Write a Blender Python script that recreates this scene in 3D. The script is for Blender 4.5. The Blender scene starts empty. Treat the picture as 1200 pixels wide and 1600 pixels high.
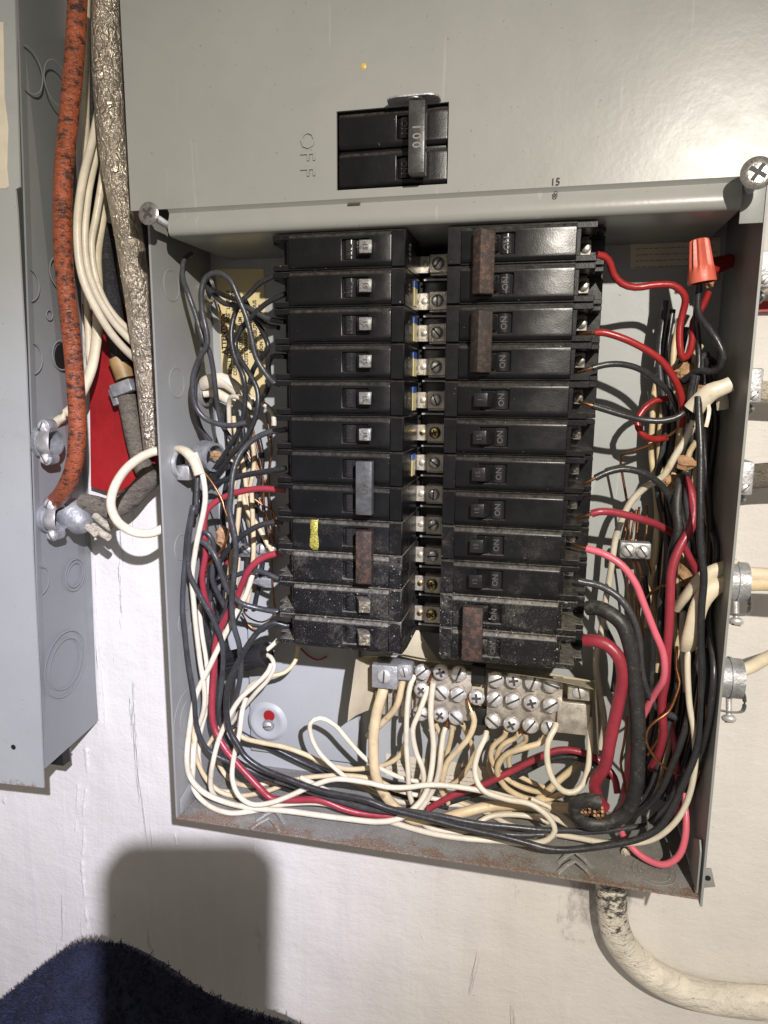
import bpy, bmesh, math, random
import numpy as np
from mathutils import Vector, Matrix
from mathutils.noise import noise as mnoise
random.seed(4)
sc = bpy.context.scene
COL = sc.collection
R = math.radians

# ------------------------------------------------------------------ camera
FPX, YAW, PIT, ROL = 1091.8, -0.22618, -0.16935, 0.00678
CAM = Vector((0.10011, -0.48565, -0.10277))
_f = Vector((math.sin(YAW)*math.cos(PIT), math.cos(YAW)*math.cos(PIT), math.sin(PIT)))
_r0 = Vector((math.cos(YAW), -math.sin(YAW), 0)); _u0 = _r0.cross(_f)
_r = math.cos(ROL)*_r0 + math.sin(ROL)*_u0; _u = -math.sin(ROL)*_r0 + math.cos(ROL)*_u0
cd = bpy.data.cameras.new('camera'); cam = bpy.data.objects.new('camera', cd); COL.objects.link(cam)
cam.matrix_world = Matrix(((_r.x,_u.x,-_f.x,CAM.x),(_r.y,_u.y,-_f.y,CAM.y),(_r.z,_u.z,-_f.z,CAM.z),(0,0,0,1)))
cd.sensor_width = 36; cd.lens = 36*FPX/1600; cd.clip_start = 0.01; cd.clip_end = 50
sc.camera = cam
# ------------------------------------------------------------------ light
w = bpy.data.worlds.new('World'); sc.world = w; w.use_nodes = True
bg = w.node_tree.nodes['Background']; bg.inputs[0].default_value = (1.0, 0.90, 0.82, 1); bg.inputs[1].default_value = 0.29
LPOS = Vector((0.395, -0.90, 0.27))
ld = bpy.data.lights.new('hand_torch_light', 'SPOT'); ld.energy = 68; ld.color = (1.0, 0.92, 0.82); ld.shadow_soft_size = 0.008
ld.spot_size = R(82); ld.spot_blend = 1.0
lo = bpy.data.objects.new('hand_torch_light', ld); COL.objects.link(lo); lo.location = LPOS
lo.rotation_euler = (Vector((-0.16, 0.05, -0.42)) - LPOS).to_track_quat('-Z', 'Y').to_euler()
sd = bpy.data.lights.new('cool_torch_beam', 'SPOT'); sd.energy = 80; sd.color = (0.62, 0.66, 1.0); sd.shadow_soft_size = 0.008
sd.spot_size = R(40); sd.spot_blend = 1.0
so = bpy.data.objects.new('cool_torch_beam', sd); COL.objects.link(so); so.location = LPOS.copy()
so.rotation_euler = (Vector((-0.42, 0.1, -0.52)) - so.location).to_track_quat('-Z', 'Y').to_euler()
sc.view_settings.view_transform = 'Standard'; sc.view_settings.look = 'None'
sc.view_settings.exposure = 0; sc.view_settings.gamma = 1

# ------------------------------------------------------------------ helpers
def P(px, py, y):            # a point of the photograph at depth y (mm behind the box front)
    v = _f + (px-600)/FPX*_r - (py-800)/FPX*_u
    return CAM + v*((y*0.001-CAM.y)/v.y)
def PX(px, py, X):           # the same on a plane x = X
    v = _f + (px-600)/FPX*_r - (py-800)/FPX*_u
    return CAM + v*((X-CAM.x)/v.x)
def PZ(px, py, Z):
    v = _f + (px-600)/FPX*_r - (py-800)/FPX*_u
    return CAM + v*((Z-CAM.z)/v.z)
BL, BR, BB, BD = -0.18868, 0.22235, -0.45765, 0.0963
WALLY = 0.100

def tag(o, label=None, cat=None, group=None, kind=None):
    if label: o['label'] = label
    if cat: o['category'] = cat
    if group: o['group'] = group
    if kind: o['kind'] = kind
    return o
def empty(name, loc, label, cat, group=None):
    o = bpy.data.objects.new(name, None); o.location = loc; o.empty_display_size = 0.01
    COL.objects.link(o); tag(o, label, cat, group); return o
def worldloc(o):
    v = Vector((0,0,0))
    while o: v += Vector(o.location); o = o.parent
    return v
class MB:
    def __init__(s): s.v = []; s.f = []
    def add(s, vs, fs):
        n = len(s.v); s.v += [tuple(v) for v in vs]; s.f += [tuple(i+n for i in f) for f in fs]; return s
    def hexa(s, c):          # 8 corners: 4 bottom loop, 4 top loop
        return s.add(c, [(0,3,2,1),(4,5,6,7),(0,1,5,4),(1,2,6,5),(2,3,7,6),(3,0,4,7)])
    def box(s, x0, x1, y0, y1, z0, z1, m=None):
        c = [Vector(q) for q in ((x0,y0,z0),(x1,y0,z0),(x1,y1,z0),(x0,y1,z0),(x0,y0,z1),(x1,y0,z1),(x1,y1,z1),(x0,y1,z1))]
        if m is not None: c = [m @ q for q in c]
        return s.hexa(c)
    def prism(s, pts, ext):  # planar 3D polygon extruded by vector ext
        n = len(pts); pts = [Vector(p) for p in pts]; e = Vector(ext)
        return s.add(pts+[p+e for p in pts], [tuple(range(n))[::-1], tuple(range(n, 2*n))]+[(i,(i+1)%n,(i+1)%n+n,i+n) for i in range(n)])
    def lathe(s, p0, axis, prof, n=20, cap=True, up=None):   # prof: (along, radius)
        a = Vector(axis).normalized(); u = Vector(up) if up else (Vector((0,0,1)) if abs(a.z) < .9 else Vector((1,0,0)))
        e1 = a.cross(u).normalized(); e2 = a.cross(e1); vs = []; fs = []
        for h, r in prof:
            for k in range(n):
                t = 2*math.pi*k/n; vs.append(Vector(p0)+a*h+(e1*math.cos(t)+e2*math.sin(t))*r)
        for j in range(len(prof)-1):
            for k in range(n):
                fs.append((j*n+k, j*n+(k+1)%n, (j+1)*n+(k+1)%n, (j+1)*n+k))
        if cap: fs += [tuple(range(n))[::-1], tuple(range((len(prof)-1)*n, len(prof)*n))]
        return s.add(vs, fs)
    def tube(s, pts, rad, n=10, flat=1.0, flatdir=None, cap=True):
        pts = [Vector(p) for p in pts]; m = len(pts); vs = []; fs = []
        T = [(pts[min(i+1,m-1)]-pts[max(i-1,0)]).normalized() for i in range(m)]
        N = T[0].orthogonal().normalized() if flatdir is None else None
        for i in range(m):
            if flatdir is not None:
                N = (Vector(flatdir)-T[i]*Vector(flatdir).dot(T[i])).normalized()
            else:
                N = (N - T[i]*N.dot(T[i])).normalized()
            B = T[i].cross(N); r = rad[i] if hasattr(rad, '__len__') else rad
            for k in range(n):
                t = 2*math.pi*k/n; vs.append(pts[i]+(N*math.cos(t)*flat+B*math.sin(t))*r)
        for i in range(m-1):
            for k in range(n): fs.append((i*n+k, i*n+(k+1)%n, (i+1)*n+(k+1)%n, (i+1)*n+k))
        if cap: fs += [tuple(range(n))[::-1], tuple(range((m-1)*n, m*n))]
        return s.add(vs, fs)
    def build(s, name, mat, parent=None, bevel=0, seg=2, local=False, ang=40, smooth=True, kind=None, label=None):
        me = bpy.data.meshes.new(name)
        if local: org = Vector((0,0,0))
        elif parent is not None: org = worldloc(parent)
        else:
            a = np.array(s.v); org = Vector(((a.min(0)+a.max(0))/2).tolist())
        me.from_pydata([tuple(Vector(v)-org) for v in s.v], [], s.f)
        bm = bmesh.new(); bm.from_mesh(me)
        bmesh.ops.recalc_face_normals(bm, faces=bm.faces)
        if bevel:
            es = [e for e in bm.edges if len(e.link_faces) == 2 and e.calc_face_angle(0) > R(30)]
            bmesh.ops.bevel(bm, geom=es, offset=bevel, segments=seg, affect='EDGES', profile=.5, clamp_overlap=True)
        bm.to_mesh(me); bm.free()
        if smooth:
            me.polygons.foreach_set('use_smooth', [True]*len(me.polygons)); me.set_sharp_from_angle(angle=R(ang))
        me.materials.append(mat)
        o = bpy.data.objects.new(name, me); COL.objects.link(o)
        if parent is not None: o.parent = parent
        elif not local: o.location = org
        if kind: o['kind'] = kind
        if label: o['label'] = label
        return o

def catmull(pts, step=0.004, closed=False):
    pts = [Vector(p) for p in pts]; out = []
    n = len(pts)
    for i in range(n-1):
        p0 = pts[max(i-1,0)]; p1 = pts[i]; p2 = pts[i+1]; p3 = pts[min(i+2,n-1)]
        if i == 0: p0 = p1*2-p2
        if i == n-2: p3 = p2*2-p1
        d1 = max((p1-p0).length,1e-6)**.5; d2 = max((p2-p1).length,1e-6)**.5; d3 = max((p3-p2).length,1e-6)**.5
        m1 = ((p1-p0)/d1-(p2-p0)/(d1+d2)+(p2-p1)/d2)*d2; m2 = ((p2-p1)/d2-(p3-p1)/(d2+d3)+(p3-p2)/d3)*d2
        k = max(2, int((p2-p1).length/step))
        for j in range(k):
            t = j/k; t2=t*t; t3=t2*t
            out.append(p1*(2*t3-3*t2+1)+m1*(t3-2*t2+t)+p2*(-2*t3+3*t2)+m2*(t3-t2))
    out.append(pts[-1]); return out

# ------------------------------------------------------------------ materials
class NT:
    def __init__(s, name):
        s.m = bpy.data.materials.new(name); s.m.use_nodes = True; s.t = s.m.node_tree; s.b = s.t.nodes['Principled BSDF']
        g = s.t.nodes.new('ShaderNodeNewGeometry'); s.pos = g.outputs['Position']; s.nrm = g.outputs['Normal']
    def n(s, kind, **kw):
        o = s.t.nodes.new('ShaderNode'+kind)
        for k, v in kw.items(): setattr(o, k, v)
        return o
    def link(s, a, b): s.t.links.new(a, b)
    def noise(s, scale, detail=4, rough=.6, stretch=None, vec=None, dist=0):
        o = s.n('TexNoise'); o.inputs['Scale'].default_value = scale; o.inputs['Detail'].default_value = detail
        o.inputs['Roughness'].default_value = rough; o.inputs['Distortion'].default_value = dist
        src = vec or s.pos
        if stretch:
            mp = s.n('Mapping'); mp.inputs['Scale'].default_value = stretch; s.link(src, mp.inputs[0]); src = mp.outputs[0]
        s.link(src, o.inputs['Vector']); return o.outputs['Fac']
    def ramp(s, fac, a, b, ca=(0,0,0,1), cb=(1,1,1,1)):
        o = s.n('ValToRGB'); e = o.color_ramp.elements; e[0].position = a; e[1].position = b; e[0].color = ca; e[1].color = cb
        s.link(fac, o.inputs[0]); return o.outputs[0]
    def mix(s, fac, a, b):
        o = s.n('Mix', data_type='RGBA')
        for v, i in ((fac, 0), (a, 6), (b, 7)):
            if isinstance(v, (int, float)): o.inputs[i].default_value = v
            elif isinstance(v, tuple): o.inputs[i].default_value = v if len(v) == 4 else v+(1,)
            else: s.link(v, o.inputs[i])
        return o.outputs[2]
    def math(s, op, a, b=0.0):
        o = s.n('Math', operation=op)
        for v, i in ((a, 0), (b, 1)):
            if isinstance(v, (int, float)): o.inputs[i].default_value = v
            else: s.link(v, o.inputs[i])
        return o.outputs[0]
    def set(s, k, v):
        i = s.b.inputs[k]
        if isinstance(v, (int, float)): i.default_value = v
        elif isinstance(v, tuple): i.default_value = v if len(v) == 4 else v+(1,)
        else: s.link(v, i)
    def bump(s, fac, dist, strength=1.0):
        o = s.n('Bump'); o.inputs['Strength'].default_value = strength; o.inputs['Distance'].default_value = dist
        s.link(fac, o.inputs['Height'])
        if s.b.inputs['Normal'].is_linked: s.link(s.b.inputs['Normal'].links[0].from_socket, o.inputs['Normal'])
        s.link(o.outputs[0], s.b.inputs['Normal'])

def simple(name, col, rough=.45, metal=0.0, var=.12, vs=30, bd=0.0, bs=600, rvar=.1, coat=0, stain=None, stain_t=.62, stain_s=25, spec=.5, speck=0):
    t = NT(name); c = col
    dark = tuple(x*(1-var*1.6) for x in c); lite = tuple(min(1, x*(1+var)) for x in c)
    f = t.noise(vs, 5, .65); cc = t.mix(t.ramp(f, .3, .7), dark, lite)
    if stain: cc = t.mix(t.ramp(t.noise(stain_s, 8, .7), stain_t, stain_t+.08), cc, stain)
    if speck:
        k_ = t.math('MULTIPLY', t.ramp(t.noise(1100, 3, .6), .66, .70), speck); cc = t.mix(k_, cc, (.34,.32,.28))
        sep = t.n('SeparateXYZ'); t.link(t.nrm, sep.inputs[0]); u_ = t.math('MULTIPLY', t.ramp(sep.outputs[2], .1, 1), t.ramp(t.noise(140, 6, .75), .45, .7)); cc = t.mix(t.math('MULTIPLY', u_, .35*speck), cc, (.25,.235,.20))
    t.set('Base Color', cc); t.set('Metallic', metal); t.set('Specular IOR Level', spec)
    rr = t.math('ADD', rough-rvar/2, t.math('MULTIPLY', t.noise(vs*4, 3), rvar)); t.set('Roughness', rr)
    if coat: t.set('Coat Weight', coat); t.set('Coat Roughness', .15)
    if bd: t.bump(t.noise(bs, 3), bd)
    return t.m

def paint_metal(name, col, rust=0, rough=.36, grime=0.0, edge=None):
    t = NT(name)
    f = t.ramp(t.noise(9, 6, .6), .3, .75); c = t.mix(f, tuple(x*.90 for x in col), tuple(x*1.05 for x in col))
    # faint scratches and scuffs
    sc1 = t.ramp(t.noise(60, 2, .5, (1, 1, .06), dist=1.5), .70, .73); c = t.mix(t.math('MULTIPLY', sc1, .25), c, tuple(min(1, x*1.5) for x in col))
    sm = t.ramp(t.noise(17, 8, .7, dist=.7), .55, .75); c = t.mix(t.math('MULTIPLY', sm, .22), c, (.20,.19,.165))
    ch_ = t.math('MULTIPLY', t.ramp(t.noise(120, 6, .75), .70, .72), .7); c = t.mix(ch_, c, (.10,.085,.07))
    sp = t.ramp(t.noise(420, 2, .5), .73, .77); c = t.mix(t.math('MULTIPLY', sp, .5), c, (.08,.07,.06))
    if grime:
        g = t.ramp(t.noise(26, 9, .72), .42, .75); c = t.mix(t.math('MULTIPLY', g, grime), c, (.13,.115,.095))
        sp2 = t.ramp(t.noise(800, 3, .6), .60, .65); c = t.mix(t.math('MULTIPLY', sp2, .7*grime), c, (.62,.58,.50))
    if rust:
        base = t.noise(22, 9, .85)
        if edge:
            sp_ = t.n('SeparateXYZ'); t.link(t.pos, sp_.inputs[0]); ax, c0, wd = edge
            m_ = t.n('MapRange'); t.link(sp_.outputs[ax], m_.inputs[0]); m_.inputs[1].default_value = c0; m_.inputs[2].default_value = c0+wd; m_.inputs[3].default_value = .13; m_.inputs[4].default_value = -.05
            base = t.math('ADD', base, m_.outputs[0])
        r1 = t.math('MULTIPLY', t.ramp(base, 1-rust, 1-rust+.05), t.ramp(t.noise(900, 4, .7), .46, .52))
        c = t.mix(r1, c, t.mix(t.noise(500,3), (.11,.045,.02), (.26,.15,.085)))
    t.set('Specular IOR Level', .38); t.set('Base Color', c); t.set('Roughness', t.math('ADD', rough-.06, t.math('MULTIPLY', t.noise(60, 4), .16)))
    t.bump(t.noise(260, 2, .5), .00006); t.bump(t.noise(12, 3), .0010, .35)
    return t.m

def breaker_mat(name, dust):
    t = NT(name)
    c = t.mix(t.ramp(t.noise(40, 5, .7), .3, .8), (.0035,.0037,.0042), (.0075,.0078,.009))
    sep = t.n('SeparateXYZ'); t.link(t.nrm, sep.inputs[0]); up = t.ramp(sep.outputs[2], .05, .55)
    up = t.math('MULTIPLY', up, t.ramp(t.noise(260, 6, .75), .30, .62)); up = t.math('MULTIPLY', up, min(1, .22+dust*.75))
    c = t.mix(up, c, (.20,.185,.155))
    sp = t.math('MULTIPLY', t.ramp(t.noise(1500, 3, .6), .70-dust*.07, .73-dust*.06), t.ramp(t.noise(45, 4, .7), .62-dust*.22, .70-dust*.15)); c = t.mix(t.math('MULTIPLY', sp, .35+.5*dust), c, (.36,.34,.30))
    sp3 = t.ramp(t.noise(520, 2, .5), .775-dust*.075, .785-dust*.07); c = t.mix(t.math('MULTIPLY', sp3, .85), c, (.42,.40,.36))
    patch = t.math('MULTIPLY', t.ramp(t.noise(38, 8, .75), .50, .72), t.ramp(t.noise(520, 5, .8), .40, .60))
    c = t.mix(t.math('MULTIPLY', patch, dust*.55), c, (.30,.28,.235))
    t.set('Base Color', c); t.set('Specular IOR Level', .34)
    t.set('Roughness', t.math('ADD', .17+.2*dust, t.math('MULTIPLY', t.noise(90, 5, .7), .24)))
    t.bump(t.noise(900, 3), .00006)
    t.bump(t.noise(60, 2), .0004, .5)
    return t.m

m_cover = paint_metal('cover_grey_enamel', (.272,.278,.26), rough=.31)
m_box = paint_metal('box_grey_enamel', (.27,.28,.27), rough=.42, grime=.12)
m_back = paint_metal('back_pan_grey_enamel', (.40,.42,.415), rough=.40)
m_floorbox = paint_metal('box_floor_dirty_enamel', (.25,.25,.235), rust=.45, rough=.5, grime=.8, edge=(1,.0,.022))
m_left = paint_metal('left_cabinet_enamel', (.24,.255,.255), rust=.30, rough=.42)
m_leftcover = paint_metal('left_cover_enamel', (.35,.365,.355), rust=.38, rough=.40, edge=(2,-.458,.012))
m_zinc = simple('zinc_plated_steel', (.62,.62,.61), .38, .75, .2, 90, .0003, 260, .2)
m_dullzinc = simple('dull_die_cast_zinc', (.40,.41,.42), .5, .55, .25, 60, .0008, 220, .2, stain=(.20,.19,.17))
m_screw = simple('bright_screw_steel', (.85,.84,.82), .40, .7, .15, 200, .0001, 500, .2)
m_brass = simple('brass_screw', (.60,.46,.20), .3, 1, .2, 200)
m_tin = simple('tin_plated_bus', (.62,.58,.50), .42, .6, .3, 120, .0002, 400, .2, stain=(.28,.17,.12), stain_s=60)
m_copper = simple('bare_copper', (.38,.18,.085), .32, .9, .35, 150, .0001, 500)
m_kraft = simple('kraft_paper_filler', (.42,.25,.13), .8, 0, .4, 120, .0008, 300)
m_blackwire = simple('black_wire_insulation', (.026,.027,.029), .33, 0, .2, 60, .0004, 110, .15, stain=(.07,.068,.065), stain_t=.60, stain_s=60, speck=.6)
m_greywire = simple('charcoal_wire_insulation', (.048,.050,.055), .34, 0, .25, 60, .0006, 110, .2, speck=.6)
m_whitewire = simple('cream_wire_insulation', (.68,.62,.49), .38, 0, .10, 60, .0005, 120, .15, stain=(.52,.43,.29), stain_t=.60, stain_s=45)
m_oldwhite = simple('yellowed_wire_insulation', (.66,.53,.33), .45, 0, .14, 70, .0005, 120, .15, stain=(.40,.29,.16), stain_t=.62, stain_s=60)
m_redwire = simple('crimson_wire_insulation', (.30,.032,.050), .35, 0, .12, 60, .0004, 110, .15, stain=(.25,.03,.04), speck=.25)
m_scarlet = simple('scarlet_wire_insulation', (.31,.022,.022), .30, 0, .12, 60, .0003, 110)
m_pink = simple('pink_wire_insulation', (.66,.14,.19), .36, 0, .08, 60, .0004, 110)
m_thickblack = simple('heavy_black_insulation', (.026,.025,.025), .50, 0, .35, 90, .0005, 90, .2, stain=(.085,.078,.07), stain_t=.56, stain_s=70, speck=.8)
m_nut = simple('orange_red_wire_nut', (.62,.135,.085), .42, 0, .1, 80, .0002, 500)
m_cloth = simple('cream_insulating_sheet', (.56,.50,.36), .6, 0, .1, 30, .0002, 400, stain=(.42,.34,.21), stain_s=18)
m_label = simple('yellow_paper_label', (.72,.61,.33), .6, 0, .08, 30, stain=(.5,.38,.2), stain_s=20)
m_paper = simple('aged_white_paper', (.66,.60,.47), .6, 0, .1, 30)
m_ink = simple('black_print', (.025,.02,.015), .6)
m_fadedink = simple('faded_print', (.30,.26,.20), .7)
m_blue = simple('blue_sticker', (.03,.10,.42), .4)
m_yellow = simple('pale_yellow_sticker', (.70,.62,.32), .45)
m_knob = simple('grey_handle_tip', (.20,.20,.195), .35, 0, .45, 400, .0002, 500, stain=(.45,.44,.41), stain_t=.60, stain_s=300)  # lighter than the handle, left column only
m_darkknob = simple('black_handle', (.012,.012,.013), .34, 0, .3, 200, .0001, 500, stain=(.05,.048,.045))
m_glossblack = simple('glossy_black_barrel', (.02,.02,.022), .16)
m_tie = simple('steel_handle_tie', (.16,.15,.14), .42, .7, .4, 150, .0003, 400, stain=(.10,.055,.03))
m_greytie = simple('dark_grey_handle_tie', (.075,.078,.08), .42, 0, .3, 150, .0002, 400, stain=(.15,.15,.15))
m_emboss = simple('raised_letter', (.07,.068,.062), .35)
m_red = simple('red_painted_board', (.33,.014,.016), .42, 0, .15, 20, .0008, 60, stain=(.55,.35,.33), stain_t=.74, stain_s=60)
m_white = None
def rust_mat(name, base, rustc):
    t = NT(name); f = t.ramp(t.noise(260, 8, .8), .48, .58); c = t.mix(f, base, rustc)
    c = t.mix(t.ramp(t.noise(90, 6, .8), .58, .66), c, (.03,.022,.018))
    t.set('Base Color', c); t.set('Roughness', .62); t.set('Metallic', .25); t.bump(t.noise(500, 6, .8), .0005); return t.m
m_rust = rust_mat('rusty_handle_tie', (.034,.026,.023), (.105,.058,.042))
m_rustdark = rust_mat('dark_rusty_handle_tie', (.024,.020,.018), (.060,.037,.028))
def wall_mat():
    t = NT('white_painted_wall')
    c = t.mix(t.ramp(t.noise(7, 6, .6), .3, .75), (.68,.655,.61), (.79,.765,.72))
    br = t.noise(30, 5, .6, (1, 1, .12), dist=.8); c = t.mix(t.math('MULTIPLY', t.ramp(br, .45, .75), .35), c, (.62,.585,.57))
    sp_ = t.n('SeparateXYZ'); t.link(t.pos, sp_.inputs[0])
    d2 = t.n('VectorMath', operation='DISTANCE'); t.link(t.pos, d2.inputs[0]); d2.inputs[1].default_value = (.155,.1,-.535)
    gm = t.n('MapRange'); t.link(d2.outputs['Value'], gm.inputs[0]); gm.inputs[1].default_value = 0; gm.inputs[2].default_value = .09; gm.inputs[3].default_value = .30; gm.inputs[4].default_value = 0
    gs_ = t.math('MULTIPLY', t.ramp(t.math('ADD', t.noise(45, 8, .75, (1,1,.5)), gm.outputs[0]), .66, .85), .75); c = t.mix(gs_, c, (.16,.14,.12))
    g = t.math('MULTIPLY', t.ramp(t.noise(55, 9, .8), .66, .74), .6); c = t.mix(g, c, (.42,.36,.26))
    sp = t.ramp(t.noise(260, 2), .75, .78); c = t.mix(t.math('MULTIPLY', sp, .6), c, (.25,.20,.15))
    t.set('Base Color', c); t.set('Roughness', .6)
    dr = t.ramp(t.noise(16, 5, .7, (1.6, 1, .22), dist=.6), .64, .69); t.bump(dr, .0014, .9)
    g2 = t.noise(20, 8, .75, (.7,1,1.6)); t.bump(g2, .0022, .6)
    t.bump(br, .0016, .6); t.bump(t.noise(110, 7, .7), .0009, .7); t.bump(t.noise(8, 3), .006, .6)
    return t.m
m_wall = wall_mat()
def cable_mat(name, base, smear, st=.56, rough=.5, metal=0, bd=.0012, bs=230, ss=70, stretch=(1,1,1), vor=.3, top=None):
    t = NT(name)
    c = t.mix(t.ramp(t.noise(40, 5), .3, .7), tuple(x*.75 for x in base), tuple(min(1,x*1.15) for x in base))
    nn = t.noise(ss, 9, .8, stretch)
    if top:
        sp_ = t.n('SeparateXYZ'); t.link(t.pos, sp_.inputs[0]); m_ = t.n('MapRange'); t.link(sp_.outputs[2], m_.inputs[0])
        m_.inputs[1].default_value = top[0]; m_.inputs[2].default_value = top[1]; m_.inputs[3].default_value = 0; m_.inputs[4].default_value = .16; nn = t.math('ADD', nn, m_.outputs[0])
    s = t.math('MULTIPLY', t.ramp(nn, st, st+.05), .93); c = t.mix(s, c, smear)
    t.set('Base Color', c); t.set('Roughness', t.math('ADD', rough, t.math('MULTIPLY', s, .15))); t.set('Metallic', metal)
    v = t.n('TexVoronoi', feature='DISTANCE_TO_EDGE'); v.inputs['Scale'].default_value = bs
    mp = t.n('Mapping'); mp.inputs['Scale'].default_value = stretch; mp2 = t.n('VectorMath', operation='ADD')
    nz = t.n('TexNoise'); nz.inputs['Scale'].default_value = 60; t.link(t.pos, nz.inputs['Vector'])
    sc_ = t.n('VectorMath', operation='SCALE'); sc_.inputs['Scale'].default_value = .012; t.link(nz.outputs['Color'], sc_.inputs[0])
    t.link(t.pos, mp2.inputs[0]); t.link(sc_.outputs[0], mp2.inputs[1]); t.link(mp2.outputs[0], mp.inputs[0]); t.link(mp.outputs[0], v.inputs['Vector'])
    t.bump(t.ramp(v.outputs['Distance'], 0, .18), bd, vor); t.bump(t.noise(bs*.55, 6, .75, stretch, dist=1.2), bd*1.6, 1.0)
    w_ = t.math('ABSOLUTE', t.math('SUBTRACT', t.noise(bs*.35, 4, .6, (.6,.6,1.6), dist=1.5), .5)); t.bump(t.ramp(w_, 0, .06), bd*.9, .6); return t.m
m_orange = cable_mat('orange_cable_jacket', (.33,.080,.030), (.022,.016,.013), .515, .33, 0, .0007, 300, 150, (.7,.7,1.5), .15)
m_armor = cable_mat('bronze_grey_cable_sheath', (.64,.57,.46), (.07,.055,.04), .60, .22, .75, .0014, 165, 60, (1,1,.8), .75)
m_braid = cable_mat('dirty_braided_jacket', (.20,.175,.135), (.06,.05,.035), .55, .7, 0, .0014, 330, 90, (1,1,2.2))
m_blackbraid = cable_mat('black_woven_jacket', (.028,.028,.034), (.06,.055,.05), .6, .55, 0, .001, 330, 90)
m_conduit = cable_mat('white_painted_cable', (.66,.60,.47), (.02,.018,.016), .60, .55, 0, .0016, 170, 60, (1,1,2))
m_dirtycream = cable_mat('dirty_cream_cable', (.68,.60,.44), (.24,.17,.10), .66, .5, 0, .00015, 120, 90, (1,1,1), 0)
m_peel = cable_mat('peeling_painted_cable', (.76,.71,.60), (.02,.018,.016), .63, .5, 0, .0009, 120, 110, (1,1,2), .15, (-.60,-.53))
m_towel = simple('navy_terry_cloth', (.010,.014,.036), .9, 0, .35, 60)
m_phone = simple('black_phone_case', (.02,.02,.02), .5)
m_dark = simple('recess_shade_black', (.006,.006,.006), .6)  # near-black colour stands for shade in holes and inside the left cabinet
m_darkbar = simple('black_bus_insulator', (.015,.014,.013), .45)

# text as real geometry -------------------------------------------------
def text_mesh(s, size, ext, align='CENTER', squash=1.0, bold=0):
    c = bpy.data.curves.new('lettering', 'FONT'); c.body = s; c.size = size; c.extrude = ext; c.align_x = align; c.align_y = 'CENTER'
    c.resolution_u = 2; c.offset = bold
    o = bpy.data.objects.new('tmp', c); COL.objects.link(o); dg = bpy.context.evaluated_depsgraph_get()
    me = bpy.data.meshes.new_from_object(o.evaluated_get(dg)); bpy.data.objects.remove(o); bpy.data.curves.remove(c)
    me.name = 'lettering'
    return me
def text(s, size, mat, parent, org, xd, yd, ext=.00015, name='lettering', align='CENTER', sx=1.0, bold=0, local=False):
    me = text_mesh(s, size, ext, align, bold=bold); xd = Vector(xd).normalized()*sx; yd = Vector(yd).normalized(); zd = xd.cross(yd).normalized()
    base = Vector((0,0,0)) if local else worldloc(parent)
    M = Matrix.Translation(Vector(org)-base) @ Matrix((xd, yd, zd)).transposed().to_4x4()
    me.transform(M); me.materials.clear(); me.materials.append(mat)
    o = bpy.data.objects.new(name, me); COL.objects.link(o); o.parent = parent; return o
def screw_head(p, ax, r, mat, parent, slot='slot', ang=.6, thick=None, name='screw', n=20):
    """domed screw head with a dark raised bar for the shade of its drive cut, ax points out of the surface"""
    a = Vector(ax).normalized(); th = thick or r*.5
    b = MB(); b.lathe(p, a, [(-r*.3, r*.6), (0, r*.98), (th*.35, r), (th*.75, r*.86), (th*.98, r*.55), (th*1.05, r*.05)], n)
    o = b.build(name, mat, parent, ang=55)
    e1 = a.cross(Vector((0,0,1)) if abs(a.z) < .9 else Vector((1,0,0))).normalized(); e2 = a.cross(e1)
    s = MB(); L = r*(.88 if slot == 'slot' else .55); W = r*(.11 if slot=='slot' else .13)
    for k in range(1 if slot == 'slot' else 2):
        t = ang+k*math.pi/2; d = e1*math.cos(t)+e2*math.sin(t); q = a.cross(d)
        c0 = Vector(p)+a*(th*.86 if slot=='slot' else th*.95)
        h = th*.24+k*0.00003
        s.hexa([c0-d*L-q*W, c0+d*L-q*W, c0+d*L+q*W, c0-d*L+q*W, c0-d*L-q*W+a*h, c0+d*L-q*W+a*h, c0+d*L+q*W+a*h, c0-d*L+q*W+a*h])
    s.build('drive_slot', m_slot, o)  # dark bar laid on the head, shade of the cut as colour
    return o
m_lug = simple('shaded_terminal_metal', (.22,.21,.19), .35, .7, .4, 200)  # lug and screw metal darkened, the notch's shade put into the colour
m_coverscrew = simple('old_nickel_screw', (.50,.49,.46), .27, .9, .3, 300, .0002, 500, .15, stain=(.20,.15,.12), stain_s=300, stain_t=.57)
m_slot = simple('dark_screw_slot', (.05,.047,.045), .7)

# ------------------------------------------------------------------ wall (structure)
def heightwall():
    nx, nz = 90, 90; x0, x1, z0, z1 = -1.6, 1.6, -1.7, 1.2; vs = []; fs = []
    for j in range(nz+1):
        for i in range(nx+1):
            x = x0+(x1-x0)*i/nx; z = z0+(z1-z0)*j/nz
            inside = (BL-.02 < x < BR+.02 and z > BB-.02)
            vs.append((x, WALLY+.0003+(.0015*(mnoise(Vector((x*7, z*7, 3)))+.6) if not inside else .001), z))
    for j in range(nz):
        for i in range(nx):
            a = j*(nx+1)+i; fs.append((a, a+1, a+nx+2, a+nx+1))
    b = MB(); b.add(vs, fs); b.add([(x0,.16,z0),(x1,.16,z0),(x1,.16,z1),(x0,.16,z1)], [(0,1,2,3)])
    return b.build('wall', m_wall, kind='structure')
wall = heightwall()
def ridge(pts, r, seed):
    cc = catmull([P(x,y,99.5) for x, y in pts], .003)
    MB().tube(cc, [r*(.35+abs(mnoise(Vector((i*.45, seed, 0))))*1.6)*(1 if mnoise(Vector((i*.13, seed, 4))) > -.12 else .05) for i in range(len(cc))], 8, flat=.35, flatdir=(0,1,0)).build('paint_ridge', m_wall, wall)
ridge([(134,1168),(136,1200),(134,1235),(130,1270),(131,1310),(128,1350),(132,1400),(136,1450)], .0030, 1)
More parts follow.
